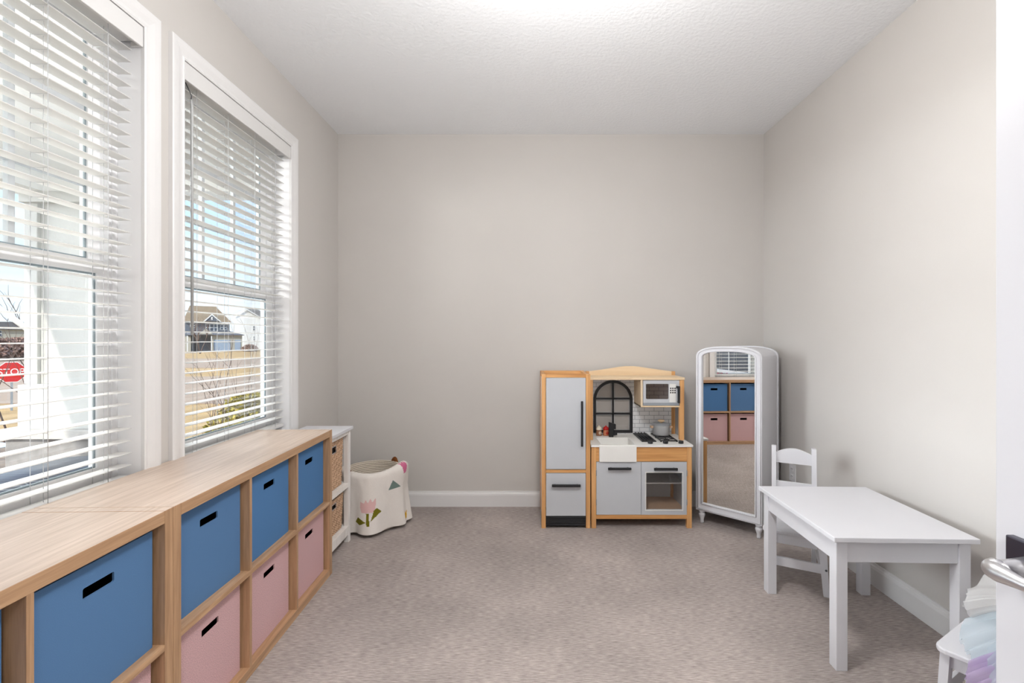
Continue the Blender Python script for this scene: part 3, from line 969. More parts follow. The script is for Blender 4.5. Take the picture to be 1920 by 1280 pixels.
# microwave
kp('microwave_side', (.762, .776, YF2 + .002, ysp - .001, .767, .9535), M['pale_z'])
kp('microwave_base', (.762, 1.028, YF2 + .001, ysp - .001, .767, .7765), M['pale_x'])
b_ = new_bm()
def rrect(x0, x1, z0, z1, r, n_=4):
    o_ = []
    for cx_, cz_, a0 in ((x1 - r, z0 + r, -90), (x1 - r, z1 - r, 0), (x0 + r, z1 - r, 90), (x0 + r, z0 + r, 180)):
        for k in range(n_ + 1):
            a = R(a0 + 90 * k / n_); o_.append((cx_ + r * math.cos(a), cz_ + r * math.sin(a)))
    return o_
prism(b_, [(.779, .797), (1.0265, .797), (1.0265, .9515), (.779, .9515)], 'y', YF2 + .004, YF2 + .014, [rrect(.798, .953, .822, .926, .008)])
mw = kob('microwave_door', b_, M['toy_grey'])
kp('strip', (.779, 1.0265, YF2 + .004, YF2 + .014, .778, .7965), M['toy_dgrey'], .001, mw)
b_ = new_bm(); bx(b_, .795, .956, YF2 + .008, YF2 + .011, .819, .929); kob('tinted_pane', b_, M['smoke'], mw)
kp('control_panel', (.9585, 1.0025, YF2 + .002, YF2 + .006, .800, .926), M['toy_white'], .001, mw)
b_ = new_bm()
for r_ in range(3):
    for c_ in range(3):
        x_ = .9665 + c_ * .0145; z_ = .896 - r_ * .0147
        bx(b_, x_ - .0045, x_ + .0045, YF2 + .0005, YF2 + .003, z_ - .0045, z_ + .0045, .0008)
bt_ = kob('button', b_, M['black'], mw)
b_ = new_bm()
bx(b_, 1.008, 1.024, YF2 - .022, YF2 - .010, .797, .913, .003); bx(b_, 1.002, 1.016, YF2 - .016, YF2 + .005, .898, .913, .002); bx(b_, 1.012, 1.02, YF2 - .012, YF2 + .005, .80, .81, .001)
kob('handle', b_, M['black'], mw)
# faucet
b_ = new_bm()
fx, fy = .579, 3.205
bx(b_, fx - .017, fx + .013, fy - .013, fy + .013, CT1, .604, .002)
hexa(b_, [(fx - .017, fy - .013, .600), (fx + .030, fy - .013, .600), (fx + .030, fy + .013, .600), (fx - .017, fy + .013, .600)],
     [(fx - .017, fy - .013, .646), (fx + .030, fy - .013, .634), (fx + .030, fy + .013, .634), (fx - .017, fy + .013, .646)])
fc = kob('faucet', b_, M['black'])
b_ = new_bm()
lathe(b_, [(0.001, 0), (.011, 0), (.0125, .004), (.0125, .014), (.010, .018), (.001, .018)], 16, cap=False)
bmesh.ops.transform(b_, matrix=Matrix.Translation((fx + .012, fy - .004, .567)) @ Matrix.Rotation(R(90), 4, 'Y'), verts=b_.verts[:])
bx(b_, fx + .026, fx + .040, fy - .010, fy - .002, .558, .576, .002)
kob('tap_knob', b_, M['black'], fc)
# griddle, burners, knobs
b_ = new_bm()
bx(b_, .755, .853, 3.045, 3.310, CT1, CT1 + .008, .003)
for k in range(4):
    xx = .771 + k * .021
    tube(b_, [(xx, 3.068, CT1 + .010), (xx, 3.295, CT1 + .010)], .0058, 8)
kob('griddle', b_, M['black'])
def burner(x0, x1, y0, y1):
    b_ = new_bm()
    z_ = CT1 + .008; cx_, cy_ = (x0 + x1) / 2, (y0 + y1) / 2
    for a, c_ in (((x0, y0), (x1, y0)), ((x1, y0), (x1, y1)), ((x1, y1), (x0, y1)), ((x0, y1), (x0, y0))):
        bx(b_, min(a[0], c_[0]) - .003, max(a[0], c_[0]) + .003, min(a[1], c_[1]) - .003, max(a[1], c_[1]) + .003, z_ - .004, z_ + .003, .001)
    for xx in (x0, x1):
        for yy in (y0, y1): bx(b_, xx - .004, xx + .004, yy - .004, yy + .004, CT1, z_ - .003)
    for a in (0, 90, 180, 270):
        dx_, dy_ = math.cos(R(a)), math.sin(R(a))
        xx, yy = cx_ + dx_ * (x1 - x0) / 2, cy_ + dy_ * (y1 - y0) / 2
        bx(b_, min(xx, cx_ + dx_ * .022) - .0025, max(xx, cx_ + dx_ * .022) + .0025, min(yy, cy_ + dy_ * .022) - .0025, max(yy, cy_ + dy_ * .022) + .0025, z_ - .003, z_ + .003)
    lathe(b_, [(.001, 0), (.019, 0), (.019, .006), (.012, .009), (.001, .009)], 20, (cx_, cy_, CT1), cap=False)
    return kob('burner', b_, M['black'])
burner(.884, .992, 3.178, 3.290); burner(.884, .992, 3.050, 3.160)
for kx in (.800, .901, 1.003):
    b_ = new_bm(); lathe(b_, [(.001, 0), (.0165, 0), (.0165, .015), (.0145, .018), (.001, .018)], 24, (kx, 3.005, CT1), cap=False)
    kob('knob', b_, M['black'])

# pot
px, py = .938, 3.234
t = thing('toy_pot', 'light grey toy pot with wooden handles on the back burner', 'pot', (px, py, CT1 + .0115))
b_ = new_bm(); lathe(b_, [(.001, 0), (.052, 0), (.057, .004), (.059, .066), (.061, .070), (.056, .070), (.054, .006), (.001, .005)], 40, cap=False)
obj('pot_body', b_, M['potgrey'], t)
b_ = new_bm(); lathe(b_, [(.001, .0705), (.062, .0705), (.063, .0735), (.055, .079), (.03, .083), (.001, .084)], 40, cap=False)
ld = obj('lid', b_, M['toy_dgrey'], t)
b_ = new_bm(); lathe(b_, [(.001, .083), (.010, .083), (.010, .091), (.022, .093), (.024, .099), (.018, .103), (.001, .103)], 24, cap=False)
kn = obj('lid_knob', b_, M['pale_x'], ld); kn['label'] = 'wooden lid knob'
for sx_ in (-1, 1):
    b_ = new_bm(); bx(b_, sx_ * .058, sx_ * .077, -.016, .016, .046, .062, .004)
    h = obj('handle', b_, M['beige_plate'], t); h['label'] = 'wooden side handle'

# condiment jars
def jar(x, label, body, lid, badge, gl):
    t = thing('toy_jar', label, 'jar', (x, 3.257, CT1 + .0005), 0, 'small toy jars on the kitchen counter')
    b_ = new_bm(); lathe(b_, [(.001, 0), (.021, 0), (.0215, .004), (.019, .036), (.018, .040), (.001, .040)], 24, cap=False); obj('jar_body', b_, body, t)
    b_ = new_bm(); lathe(b_, [(.001, .040), (.020, .040), (.021, .046), (.018, .056), (.010, .062), (.004, .066), (.003, .070), (.001, .071)], 24, cap=False)
    h = obj('lid', b_, lid, t); h['label'] = 'piped cream shaped lid'
    b_ = new_bm()
    lathe(b_, [(.001, 0), (.011, 0), (.011, .0015), (.001, .0015)], 20, cap=False)
    bmesh.ops.transform(b_, matrix=Matrix.Translation((.006, -.0195, .020)) @ Matrix.Rotation(R(15), 4, 'Z') @ Matrix.Rotation(R(90), 4, 'X'), verts=b_.verts[:])
    bd = obj('badge', b_, badge, t)
    b_ = text_bm('C', .017, .0006)
    bmesh.ops.transform(b_, matrix=Matrix.Translation((.0065, -.0217, .020)) @ Matrix.Rotation(R(15), 4, 'Z') @ Matrix.Rotation(R(90), 4, 'X'), verts=b_.verts[:])
    obj('letter', b_, gl, bd)
jar(.500, 'small brown toy jar with white lid, left of the faucet', M['canister'], M['cream'], M['cream'], M['canister'])
jar(.550, 'small tan toy jar with red lid, just behind the faucet', M['canister2'], M['red'], M['red'], M['canister2'])

# ------------------------------------------------------------ mirror cabinet in the corner
t = thing('mirror_cabinet', 'white arched mirror cabinet on turned feet, standing across the right corner', 'mirror', (1.124, 3.064, 0), math.atan2(-.677, .736))
MW, MD, MH0, MH1, MZ = .410, .385, 1.115, 1.185, .088
def arch_top(x0, x1, zb, zs, zt, n_=20, zb2=None):
    """bottom corners then a flattened arch from right shoulder to left shoulder"""
    ps = [(x0, zb), (x1, zb if zb2 is None else zb2)]
    c_ = (x0 + x1) / 2; hw = (x1 - x0) / 2
    for k in range(n_ + 1):
        a = PI * k / n_
        ca, sa = math.cos(a), math.sin(a)
        x_ = c_ + hw * math.copysign(abs(ca) ** .72, ca); z_ = zs + (zt - zs) * abs(sa) ** .85
        ps.append((x_, z_))
    return ps
b_ = new_bm()
prism(b_, arch_top(0, MW, MZ, MH0, MH1), 'y', 0, .030, [arch_top(.042, MW - .042, MZ + .052, MH0 - .005, MH1 - .036)])
fr = obj('mirror_frame', b_, M['white_furn'], t)
# raised bead round the frame
b_ = new_bm()
ps = arch_top(.010, MW - .010, MZ + .010, MH0 - .001, MH1 - .009, 28)
tube(b_, [(p[0], -.001, p[1]) for p in ps + ps[:1]], .0055, 8)
ps = arch_top(.036, MW - .036, MZ + .046, MH0 - .005, MH1 - .031, 28)
tube(b_, [(p[0], -.001, p[1]) for p in ps + ps[:1]], .005, 8)
obj('bead', b_, M['white_furn'], fr)
b_ = new_bm(); prism(b_, arch_top(.040, MW - .040, MZ + .050, MH0 - .006, MH1 - .034), 'y', .010, .014); obj('mirror_glass', b_, M['mirror'], t)
b_ = new_bm(); prism(b_, arch_top(.006, MW - .006, MZ + .001, MH0 - .006, MH1 - .006), 'y', .031, MD - .024); obj('cabinet_body', b_, M['white_furn'], t)
b_ = new_bm(); prism(b_, arch_top(.0, MW, MZ, MH0, MH1), 'y', MD - .023, MD); obj('back_frame', b_, M['white_furn'], t)
b_ = new_bm(); bx(b_, .002, MW - .002, .031, .045, MZ, MZ + .045, .003); obj('base_rail', b_, M['white_furn'], t)
for fx_ in (.032, MW - .024):
    for fy_ in (.022, MD - .022):
        b_ = new_bm(); lathe(b_, [(.001, 0), (.011, 0), (.013, .010), (.011, .022), (.016, .040), (.021, .055), (.020, .064), (.013, .070), (.019, .074), (.019, .080), (.016, .088), (.001, .088)], 20, (fx_, fy_, 0), cap=False)
        obj('foot', b_, M['white_furn'], t)

# ------------------------------------------------------------ outlet
t = thing('wall_outlet', 'white power outlet on the right wall, seen through the chair back', 'outlet', (XR, 2.986, .355))
b_ = new_bm(); bx(b_, -.006, -.0003, -.035, .035, -.0575, .0575, .002); pl = obj('cover_plate', b_, M['outlet'], t)
for zz in (-.024, .024):
    b_ = new_bm(); bx(b_, -.009, -.0055, -.016, .016, zz - .014, zz + .014, .003)
    s_ = obj('socket', b_, M['outlet'], t)
    b_ = new_bm()
    for yy in (-.006, .006): bx(b_, -.0094, -.0088, yy - .001, yy + .001, zz - .002, zz + .007)
    obj('slot', b_, M['slot'], s_)

# ------------------------------------------------------------ play table
t = thing('play_table', 'white rectangular child play table with four square legs, in front of the right wall', 'table', (1.390, 1.957, 0), R(-1.7))
TW, TL, TH = .522, .590, .503
box_part('tabletop', (-TW / 2, TW / 2, -TL / 2, TL / 2, TH - .019, TH), M['white_furn'], t, .0025)
ov = .018; lw = .042
for sx_ in (-1, 1):
    for sy_ in (-1, 1):
        cx_, cy_ = sx_ * (TW / 2 - ov - lw / 2), sy_ * (TL / 2 - ov - lw / 2)
        h_ = lw / 2
        b_ = new_bm()
        bx(b_, cx_ - h_, cx_ + h_, cy_ - h_, cy_ + h_, 0, TH - .019, .002)
        obj('leg', b_, M['white_furn'], t)
ax, ay = TW / 2 - ov - .004, TL / 2 - ov - .004
for sy_ in (-1, 1):
    box_part('apron', (-TW / 2 + ov + lw, TW / 2 - ov - lw, sy_ * ay, sy_ * (ay - .014), TH - .100, TH - .0192), M['white_furn'], t, .001)
for sx_ in (-1, 1):
    box_part('apron', (sx_ * ax, sx_ * (ax - .014), -TL / 2 + ov + lw, TL / 2 - ov - lw, TH - .100, TH - .0192), M['white_furn'], t, .001)

# ------------------------------------------------------------ child chairs
def make_chair(label, loc, rotz):
    t = thing('child_chair', label, 'chair', loc, rotz, 'white wooden child chairs')
    W = M['white_furn']
    # seat: front (local -y) wider, rounded corners
    pts = []
    for cx_, cy_, r_, a0 in ((.118, -.108, .030, -90), (.104, .108, .012, 0), (-.104, .108, .012, 90), (-.118, -.108, .030, 180)):
        for k in range(6):
            a = R(a0 + 18 * k); pts.append((cx_ + r_ * math.cos(a), cy_ + r_ * math.sin(a)))
    b_ = new_bm(); prism(b_, pts, 'z', .262, .279)
    st_ = obj('seat', b_, W, t); bv = st_.modifiers.new('round', 'BEVEL'); bv.width = .004; bv.segments = 2; bv.limit_method = 'ANGLE'
    # front legs: taper and splay outwards
    for s in (-1, 1):
        b_ = new_bm()
        hexa(b_, [(s * .112, -.138, 0), (s * .136, -.138, 0), (s * .136, -.116, 0), (s * .112, -.116, 0)] if s > 0 else [(-.136, -.138, 0), (-.112, -.138, 0), (-.112, -.116, 0), (-.136, -.116, 0)],
             [(.088, -.128, .262), (.124, -.128, .262), (.124, -.104, .262), (.088, -.104, .262)] if s > 0 else [(-.124, -.128, .262), (-.088, -.128, .262), (-.088, -.104, .262), (-.124, -.104, .262)])
        lg = obj('leg', b_, W, t)
        # rear post: straight back leg that carries the backrest
        b_ = new_bm()
        x0 = .094
        def q(z, y): return [(s * x0 - .011, y - .015, z), (s * x0 + .011, y - .015, z), (s * x0 + .011, y + .015, z), (s * x0 - .011, y + .015, z)]
        ring = [q(0, .150), q(.27, .118), q(.45, .122), q(.645, .140)]
        vv = [[b_.verts.new(p) for p in r_] for r_ in ring]
        for r1, r2 in zip(vv, vv[1:]):
            for k in range(4):
                b_.faces.new((r1[k], r1[(k + 1) % 4], r2[(k + 1) % 4], r2[k]))
        b_.faces.new(vv[0][::-1]); b_.faces.new(vv[-1])
        obj('rear_post', b_, W, t)
    box_part('apron', (-.088, .088, -.122, -.108, .212, .262), W, t, .001)
    for s in (-1, 1):
        box_part('apron', (s * .100, s * .113, -.106, .105, .212, .262), W, t, .001)
        b_ = new_bm()
        hexa(b_, [(s * .105 - .005, -.12, .112), (s * .105 + .005, -.12, .112), (s * .100 + .005, .13, .112), (s * .100 - .005, .13, .112)],
             [(s * .105 - .005, -.12, .142), (s * .105 + .005, -.12, .142), (s * .100 + .005, .13, .142), (s * .100 - .005, .13, .142)])
        obj('stretcher', b_, W, t)
    box_part('stretcher', (-.108, .108, -.132, -.120, .104, .148), W, t, .001)
    for s in (-1, 1):
        b_ = new_bm(); lathe(b_, [(.001, 0), (.005, 0), (.005, .002), (.001, .002)], 12, cap=False)
        bmesh.ops.transform(b_, matrix=Matrix.Translation((s * .122, -.1365, .126)) @ Matrix.Rotation(R(90), 4, 'X'), verts=b_.verts[:])
        obj('bolt', b_, M['metal_bolt'], t)
    # back rails
    yb_ = .136
    pts = [(-.083, .556), (.083, .556)]
    for k in range(13):
        f = k / 12; pts.append((.083 - .166 * f, .612 + .026 * math.sin(PI * f)))
    b_ = new_bm(); prism(b_, pts, 'y', yb_ - .007, yb_ + .007); obj('top_rail', b_, W, t)
    b_ = new_bm(); bx(b_, -.083, .083, .119, .131, .408, .458, .001); obj('back_rail', b_, W, t)
    return t
ch = make_chair('white wooden child chair tucked at the far end of the play table', (1.373, 2.350, 0), R(-27.5))
ch2 = dup(ch, (1.457, 1.375, 0), R(-150), 'white wooden child chair with a tulle skirt on its seat, nearest the open door')

# ------------------------------------------------------------ tulle skirt on the near chair
t = thing('tulle_skirt', 'ruffled tulle dress-up skirt in white, pale blue and lavender on the nearest chair seat', 'skirt', (1.44, 1.37, .281))
so = Vector((1.44, 1.37, .281))
def ruffle(name, mat, tips, hub, folds, amp, layers=2, seed=1):
    """fan of pleats between the hub line and the edge polyline 'tips' (world points)"""
    b_ = new_bm()
    tips = [Vector(p) - so for p in tips]; h0, h1 = Vector(hub[0]) - so, Vector(hub[1]) - so
    for ly in range(layers):
        NU, NV_ = 90, 22
        g = []
        for i in range(NU + 1):
            f = i / NU
            x_ = f * (len(tips) - 1); k = min(int(x_), len(tips) - 2); e_ = tips[k].lerp(tips[k + 1], x_ - k)
            h_ = h0.lerp(h1, f)
            row = []
            for j_ in range(NV_ + 1):
                q_ = j_ / NV_
                p = h_.lerp(e_, q_)
                w = math.sin(f * folds * 2 * PI + ly * 1.7 + 1.5 * math.sin(f * 9 + seed)) + .4 * math.sin(f * folds * 5.1 + seed)
                p = p + Vector((.3 * w, .35 * math.cos(f * folds * 6.1 + ly), w)) * amp * (q_ ** .8)
                p.z += .05 * math.sin(PI * q_) + ly * .006
                row.append(b_.verts.new(p))
            g.append(row)
        for i in range(NU):
            for j_ in range(NV_):
                fc_ = b_.faces.new((g[i][j_], g[i + 1][j_], g[i + 1][j_ + 1], g[i][j_ + 1])); fc_.smooth = True
    return obj(name, b_, mat, t)
M['tulle_w'] = tulle('tulle_white', (240, 240, 240), .42)
M['tulle_b'] = tulle('tulle_blue', (214, 228, 236), .42)
M['tulle_l'] = tulle('tulle_lavender', (206, 186, 224), .5)
ruffle('white_layer', M['tulle_w'], [(1.53, 1.53, .43), (1.42, 1.475, .41), (1.355, 1.42, .398), (1.36, 1.40, .372), (1.45, 1.42, .33)], ((1.62, 1.36, .36), (1.60, 1.34, .33)), 4, .007, 2, 2)
ruffle('blue_layer', M['tulle_b'], [(1.40, 1.43, .370), (1.335, 1.405, .345), (1.310, 1.385, .318), (1.308, 1.365, .298), (1.30, 1.335, .287), (1.33, 1.30, .285)], ((1.60, 1.34, .36), (1.54, 1.26, .31)), 6, .006, 2, 5)
ruffle('lavender_layer', M['tulle_l'], [(1.315, 1.335, .284), (1.275, 1.325, .278), (1.245, 1.30, .25), (1.225, 1.27, .20), (1.235, 1.24, .15), (1.28, 1.22, .12)], ((1.50, 1.27, .30), (1.45, 1.22, .20)), 6, .007, 2, 8)
ruffle('pale_layer', M['tulle_b'], [(1.345, 1.335, .325), (1.315, 1.31, .31), (1.295, 1.28, .28), (1.29, 1.25, .24), (1.32, 1.22, .20)], ((1.54, 1.29, .36), (1.50, 1.24, .32)), 5, .006, 1, 3)

# ------------------------------------------------------------ open door leaf with lever
d = bpy.data.objects.new('door_1', None); C.objects.link(d); d.location = (.62, .605, 0); d['kind'] = 'structure'
box_part('door_leaf', (0, .035, -.81, 0, .008, 2.04), M['door'], d, .0015)
b_ = new_bm(); bx(b_, -.011, -.0002, -.080, -.0225, .927, .981, .002)
rs = obj('rosette', b_, M['dark_nickel'], d)
b_ = new_bm()
ly, lz = -.052, .953
tube(b_, [(-.010, ly, lz), (-.030, ly, lz), (-.045, ly, lz - .001), (-.052, ly - .004, lz - .002)], [.0125, .0100, .0095, .010], 16)
# elbow and lever
pts, rr = [], []
for k in range(8):
    a = R(90 * k / 7)
    pts.append((-.050 - .009 * math.sin(a), ly + .004 - .014 * (1 - math.cos(a)), lz - .002))
    rr.append(.0105)
pts += [(-.0595, ly - .035, lz - .001), (-.059, ly - .07, lz), (-.058, ly - .110, lz)]; rr += [.0075, .0065, .0065]
tube(b_, pts, rr, 16)
lathe(b_, [(.001, -.012), (.006, -.0105), (.0105, -.006), (.012, 0), (.0105, .006), (.006, .0105), (.001, .012)], 16, (-.052, ly + .001, lz - .002), cap=False)
obj('door_lever', b_, M['chrome'], d)
b_ = new_bm(); bx(b_, .005, .030, -.0005, .0012, .89, 1.01); obj('latch_plate', b_, M['chrome'], d)

# ------------------------------------------------------------ ceiling lamp (above the photo)
t = thing('ceiling_lamp', 'round ceiling lamp on a short stem above the middle of the room, outside the photo', 'ceiling lamp', (.15, 1.20, ZC))
b_ = new_bm(); lathe(b_, [(.001, -.02), (.17, -.02), (.175, -.012), (.175, 0), (.001, 0)], 40, cap=False); obj('base', b_, M['chrome'], t)
b_ = new_bm(); tube(b_, [(0, 0, -.02), (0, 0, -.24)], .012, 10); obj('stem', b_, M['chrome'], t)
lm = bpy.data.materials.new('lamp_glow'); lm.use_nodes = True
pb = lm.node_tree.nodes['Principled BSDF']; pb.inputs['Base Color'].default_value = (.9, .9, .88, 1)
pb.inputs['Emission Color'].default_value = (1, .97, .92, 1); pb.inputs['Emission Strength'].default_value = 3.0
b_ = new_bm(); lathe(b_, [(.001, -.20), (.12, -.22), (.16, -.25), (.12, -.275), (.06, -.288), (.001, -.29)], 40, cap=False); obj('diffuser', b_, lm, t)

# ============================================================ outside
M['siding_w'] = paint('siding_white', (186, 184, 178), 0.7, 0.02, 4)
M['porch_w'] = paint('porch_white', (222, 222, 220), 0.6, 0.02, 6, 0.3, 60)
M['column_w'] = paint('column_white', (184, 184, 181), 0.7, 0.04, 6, 0.6, 60)
M['porch_floor'] = paint('porch_concrete', (206, 203, 200), 0.9, 0.08, 5)
M['stone'] = paint('pier_stone', (128, 124, 122), 0.9, 0.25, 9, 0.6, 40)
M['stone2'] = paint('ledge_stone', (176, 172, 168), 0.9, 0.15, 9, 0.5, 40)
M['lawn'] = paint('dormant_lawn', (160, 126, 74), 1.0, 0.25, 1.2)
M['mulch'] = paint('mulch_bed', (112, 94, 78), 1.0, 0.35, 6)
M['road'] = paint('road_concrete', (146, 122, 100), 0.95, 0.05, 1)
M['snow'] = paint('snow_white', (200, 203, 208), 0.8, 0.02, 4)
M['bark'] = paint('bark_brown', (104, 84, 74), 0.95, 0.2, 12)
M['leafy'] = fabric('conifer_leaf', (148, 134, 44), 20, .35, bump=0)
M['brush'] = fabric('dry_brush', (150, 120, 108), 20, .3, bump=0)
M['h_blue'] = paint('siding_slate', (96, 104, 116), 0.8, 0.04, 1)
M['h_tan'] = paint('siding_tan', (172, 168, 156), 0.8, 0.04, 1)
M['h_white'] = paint('siding_bright', (238, 238, 236), 0.8, 0.02, 1)
M['roof_tan'] = paint('shingle_tan', (158, 142, 122), 0.9, 0.08, 2)
M['roof_grey'] = paint('shingle_grey', (104, 104, 108), 0.9, 0.08, 2)
M['garage'] = paint('garage_blue', (150, 166, 186), 0.7, 0.03, 1)
M['pane'] = paint('house_pane', (62, 76, 92), 0.15, 0.05, 1)
M['dark_entry'] = paint('entry_shade', (86, 84, 84), 0.9)
M['fascia'] = paint('fascia_white', (226, 226, 226), 0.6)
M['wicker'] = brick('dark_wicker', (44, 48, 60), (120, 124, 132), .03, .012, 'yz', .0016)
M['sign_red'] = paint('sign_red', (206, 24, 34), 0.5, 0.01)
M['sign_white'] = paint('sign_white', (240, 240, 240), 0.5, 0.01)
M['galv'] = paint('galvanised', (150, 156, 162), 0.5)
M['terracotta'] = paint('planter_brown', (150, 110, 84), 0.8)
M['fl_pink'] = paint('petal_pink', (214, 60, 104), 0.7, .2, 20)
M['fl_green'] = paint('leaf_green', (88, 124, 48), 0.7, .3, 20)

# porch structure
PX0, PX1, PY0, PY1 = -4.35, XO - .001, -1.0, 4.05
b_ = new_bm(); bx(b_, PX0, PX1, PY0, PY1, -.30, -.15); struct('porch_floor', b_, M['porch_floor'])
b_ = new_bm(); bx(b_, PX0 - .1, PX1, PY0, PY1 + .1, 2.58, 2.95); struct('porch_ceiling', b_, M['porch_w'])
b_ = new_bm(); bx(b_, PX0 + .15, PX1, PY1 - .30, PY1 - .05, 2.45, 2.58); bx(b_, PX0 + .05, PX0 + .35, PY0, PY1 - .05, 2.45, 2.58); struct('porch_beam', b_, M['porch_w'])
t = thing('porch_column', 'large white square porch column on a stone pier outside the nearer window', 'column', (-3.88, 3.92, -.15))
def lp(name, d, mat, o, par, bev=.004):
    return box_part(name, L(d, o), mat, par, bev)
o_ = (-3.88, 3.92, -.15)
lp('shaft', (-4.08, -3.68, 3.80, 4.04, .86, 2.45), M['column_w'], o_, t)
lp('corner_board', (-4.19, -4.08, 3.775, 4.05, .86, 2.45), M['column_w'], o_, t)
lp('corner_board', (-3.68, -3.57, 3.775, 4.05, .86, 2.45), M['column_w'], o_, t)
lp('capital', (-4.20, -3.56, 3.74, 4.10, 2.36, 2.449), M['column_w'], o_, t)
lp('plinth', (-4.16, -3.50, 3.70, 4.15, .50, .86), M['column_w'], o_, t)
lp('ledge', (-4.30, -3.44, 3.64, 4.22, .43, .50), M['stone2'], o_, t)
lp('stone_pier', (-4.24, -3.48, 3.68, 4.18, -.15, .43), M['stone'], o_, t, .01)
b_ = new_bm(); tube(b_, [(-4.17, 3.80, 1.30), (-4.50, 3.80, 1.55), (-4.80, 3.80, 1.78)], .022, 8)
bmesh.ops.translate(b_, verts=b_.verts[:], vec=(3.88, -3.92, .15)); h = obj('brace', b_, M['porch_w'], t); h['label'] = 'slanting white brace'

# house wing seen in the mirror, lap siding with a window
WY = -1.02
b_ = new_bm()
pr = [(WY - .15, -.6)]
z = -.6
while z < 3.2:
    pr += [(WY + .012, z), (WY, z + .12)]; z += .12
pr += [(WY - .15, z)]
prism(b_, pr, 'x', -8.5, PX1); struct('wall_wing', b_, M['siding_w'])
w3 = bpy.data.objects.new('window_3', None); C.objects.link(w3); w3.location = (-5.95, WY, .52); w3['kind'] = 'structure'
b_ = new_bm(); ring_frame(b_, (-.8, .8, .0, 1.3), [(0, .013), (0, .03), (.08, .03), (.08, .013)], 'y', 1, 0); obj('casing', b_, M['fascia'], w3)
b_ = new_bm(); bx(b_, -.8, .8, .013, .018, 0, 1.3); obj('pane', b_, M['pane'], w3)
b_ = new_bm(); bx(b_, -.015, .015, .019, .028, 0, 1.3); bx(b_, -.8, .8, .019, .028, .63, .67); obj('muntin_grid', b_, M['fascia'], w3)

t = thing('flower_planter', 'box of pink flowers under the outside window, seen only in the mirror', 'planter', (-5.75, -.87, -.02))
b_ = new_bm(); bx(b_, -.60, .60, -.13, .11, .10, .30, .01); obj('planter_box', b_, M['terracotta'], t)
b_ = new_bm()
for k in range(420):
    x_, y_, z_ = random.uniform(-.60, .60), random.uniform(-.12, .14), .28 + random.random() ** 1.4 * .17
    c_ = Vector((x_, y_, z_)); d1_ = Vector((random.uniform(-1, 1), random.uniform(-1, 1), random.uniform(0, 1))).normalized() * .035
    d2_ = d1_.cross(Vector((random.uniform(-1, 1), random.uniform(-1, 1), 1))).normalized() * .014
    vs = [b_.verts.new(c_ + q_) for q_ in (Vector((0, 0, 0)), d1_ * .5 + d2_, d1_, d1_ * .5 - d2_)]
    b_.faces.new(vs)
obj('leaves', b_, M['fl_green'], t)
b_ = new_bm()
for k in range(60):
    x_, y_, z_ = random.uniform(-.60, .60), random.uniform(-.12, .14), .32 + random.random() * .14
    r_ = bmesh.ops.create_icosphere(b_, subdivisions=1, radius=random.uniform(.016, .028), matrix=Matrix.Translation((x_, y_, z_)))
obj('blossoms', b_, M['fl_pink'], t)

# wicker ottoman on the porch
t = thing('wicker_ottoman', 'dark woven wicker seat on the porch just outside the nearer window', 'outdoor seat', (-2.75, 2.62, -.15))
b_ = new_bm()
lathe(b_, [(.001, .06), (.30, .06), (.36, .30), (.35, .50), (.32, .60), (.28, .64), (.001, .645)], 40, cap=False); obj('wicker_body', b_, M['wicker'], t)
b_ = new_bm(); lathe(b_, [(.001, 0), (.26, 0), (.26, .06), (.001, .06)], 30, cap=False); obj('base', b_, M['black'], t)

# ground, road strips, snow
def gz(y):
    if y < 6: return -.6
    if y > 15: return -1.4
    f = (y - 6) / 9; f = f * f * (3 - 2 * f)
    return -.6 - .8 * f
b_ = new_bm()
ysl = [-30, 4.6, 6, 7, 8, 9, 10, 11, 12, 13, 14, 15, 40, 90, 260]
xs_ = [-260, -60, -20, -8, XO - .1]
gr = [[b_.verts.new((x_, y_, gz(y_))) for x_ in xs_] for y_ in ysl]
for a, c_ in zip(gr, gr[1:]):
    for k in range(len(xs_) - 1): b_.faces.new((a[k], a[k + 1], c_[k + 1], c_[k]))
struct('ground', b_, M['lawn'])
b_ = new_bm(); bx(b_, -160, -1.7, 18.5, 32, -1.42, -1.37); struct('road', b_, M['road'])
b_ = new_bm(); bx(b_, -160, -1.7, 41.5, 62, -1.42, -1.37); struct('road_far', b_, M['road'])
b_ = new_bm(); bx(b_, -9.5, PX1, 4.3, 8.2, -1.0, -.57); struct('mulch_bed', b_, M['mulch'])
b_ = new_bm()
for k in range(26):
    cx_, cy_ = random.uniform(-9, -2.2), random.uniform(4.6, 9.5)
    rx_, ry_ = random.uniform(.3, .9), random.uniform(.2, .5)
    zz = max(gz(cy_), -.57 if cy_ < 8.1 else -9) + .005
    n_ = 16; rim = []; ctr = b_.verts.new((cx_, cy_, zz + .06)); 
    for q_ in range(n_):
        a = 2 * PI * q_ / n_; rr = .7 + .5 * noise.noise(Vector((k * 3.1, math.cos(a) * 1.3, math.sin(a) * 1.3)))
        rim.append(b_.verts.new((cx_ + rx_ * rr * math.cos(a), cy_ + ry_ * rr * math.sin(a), zz)))
    for q_ in range(n_): b_.faces.new((ctr, rim[q_], rim[(q_ + 1) % n_]))
o = obj('snow', b_, M['snow'], smooth=True); tag(o, 'thin patches of old snow on the mulch bed outside the windows', 'snow', kind='stuff')

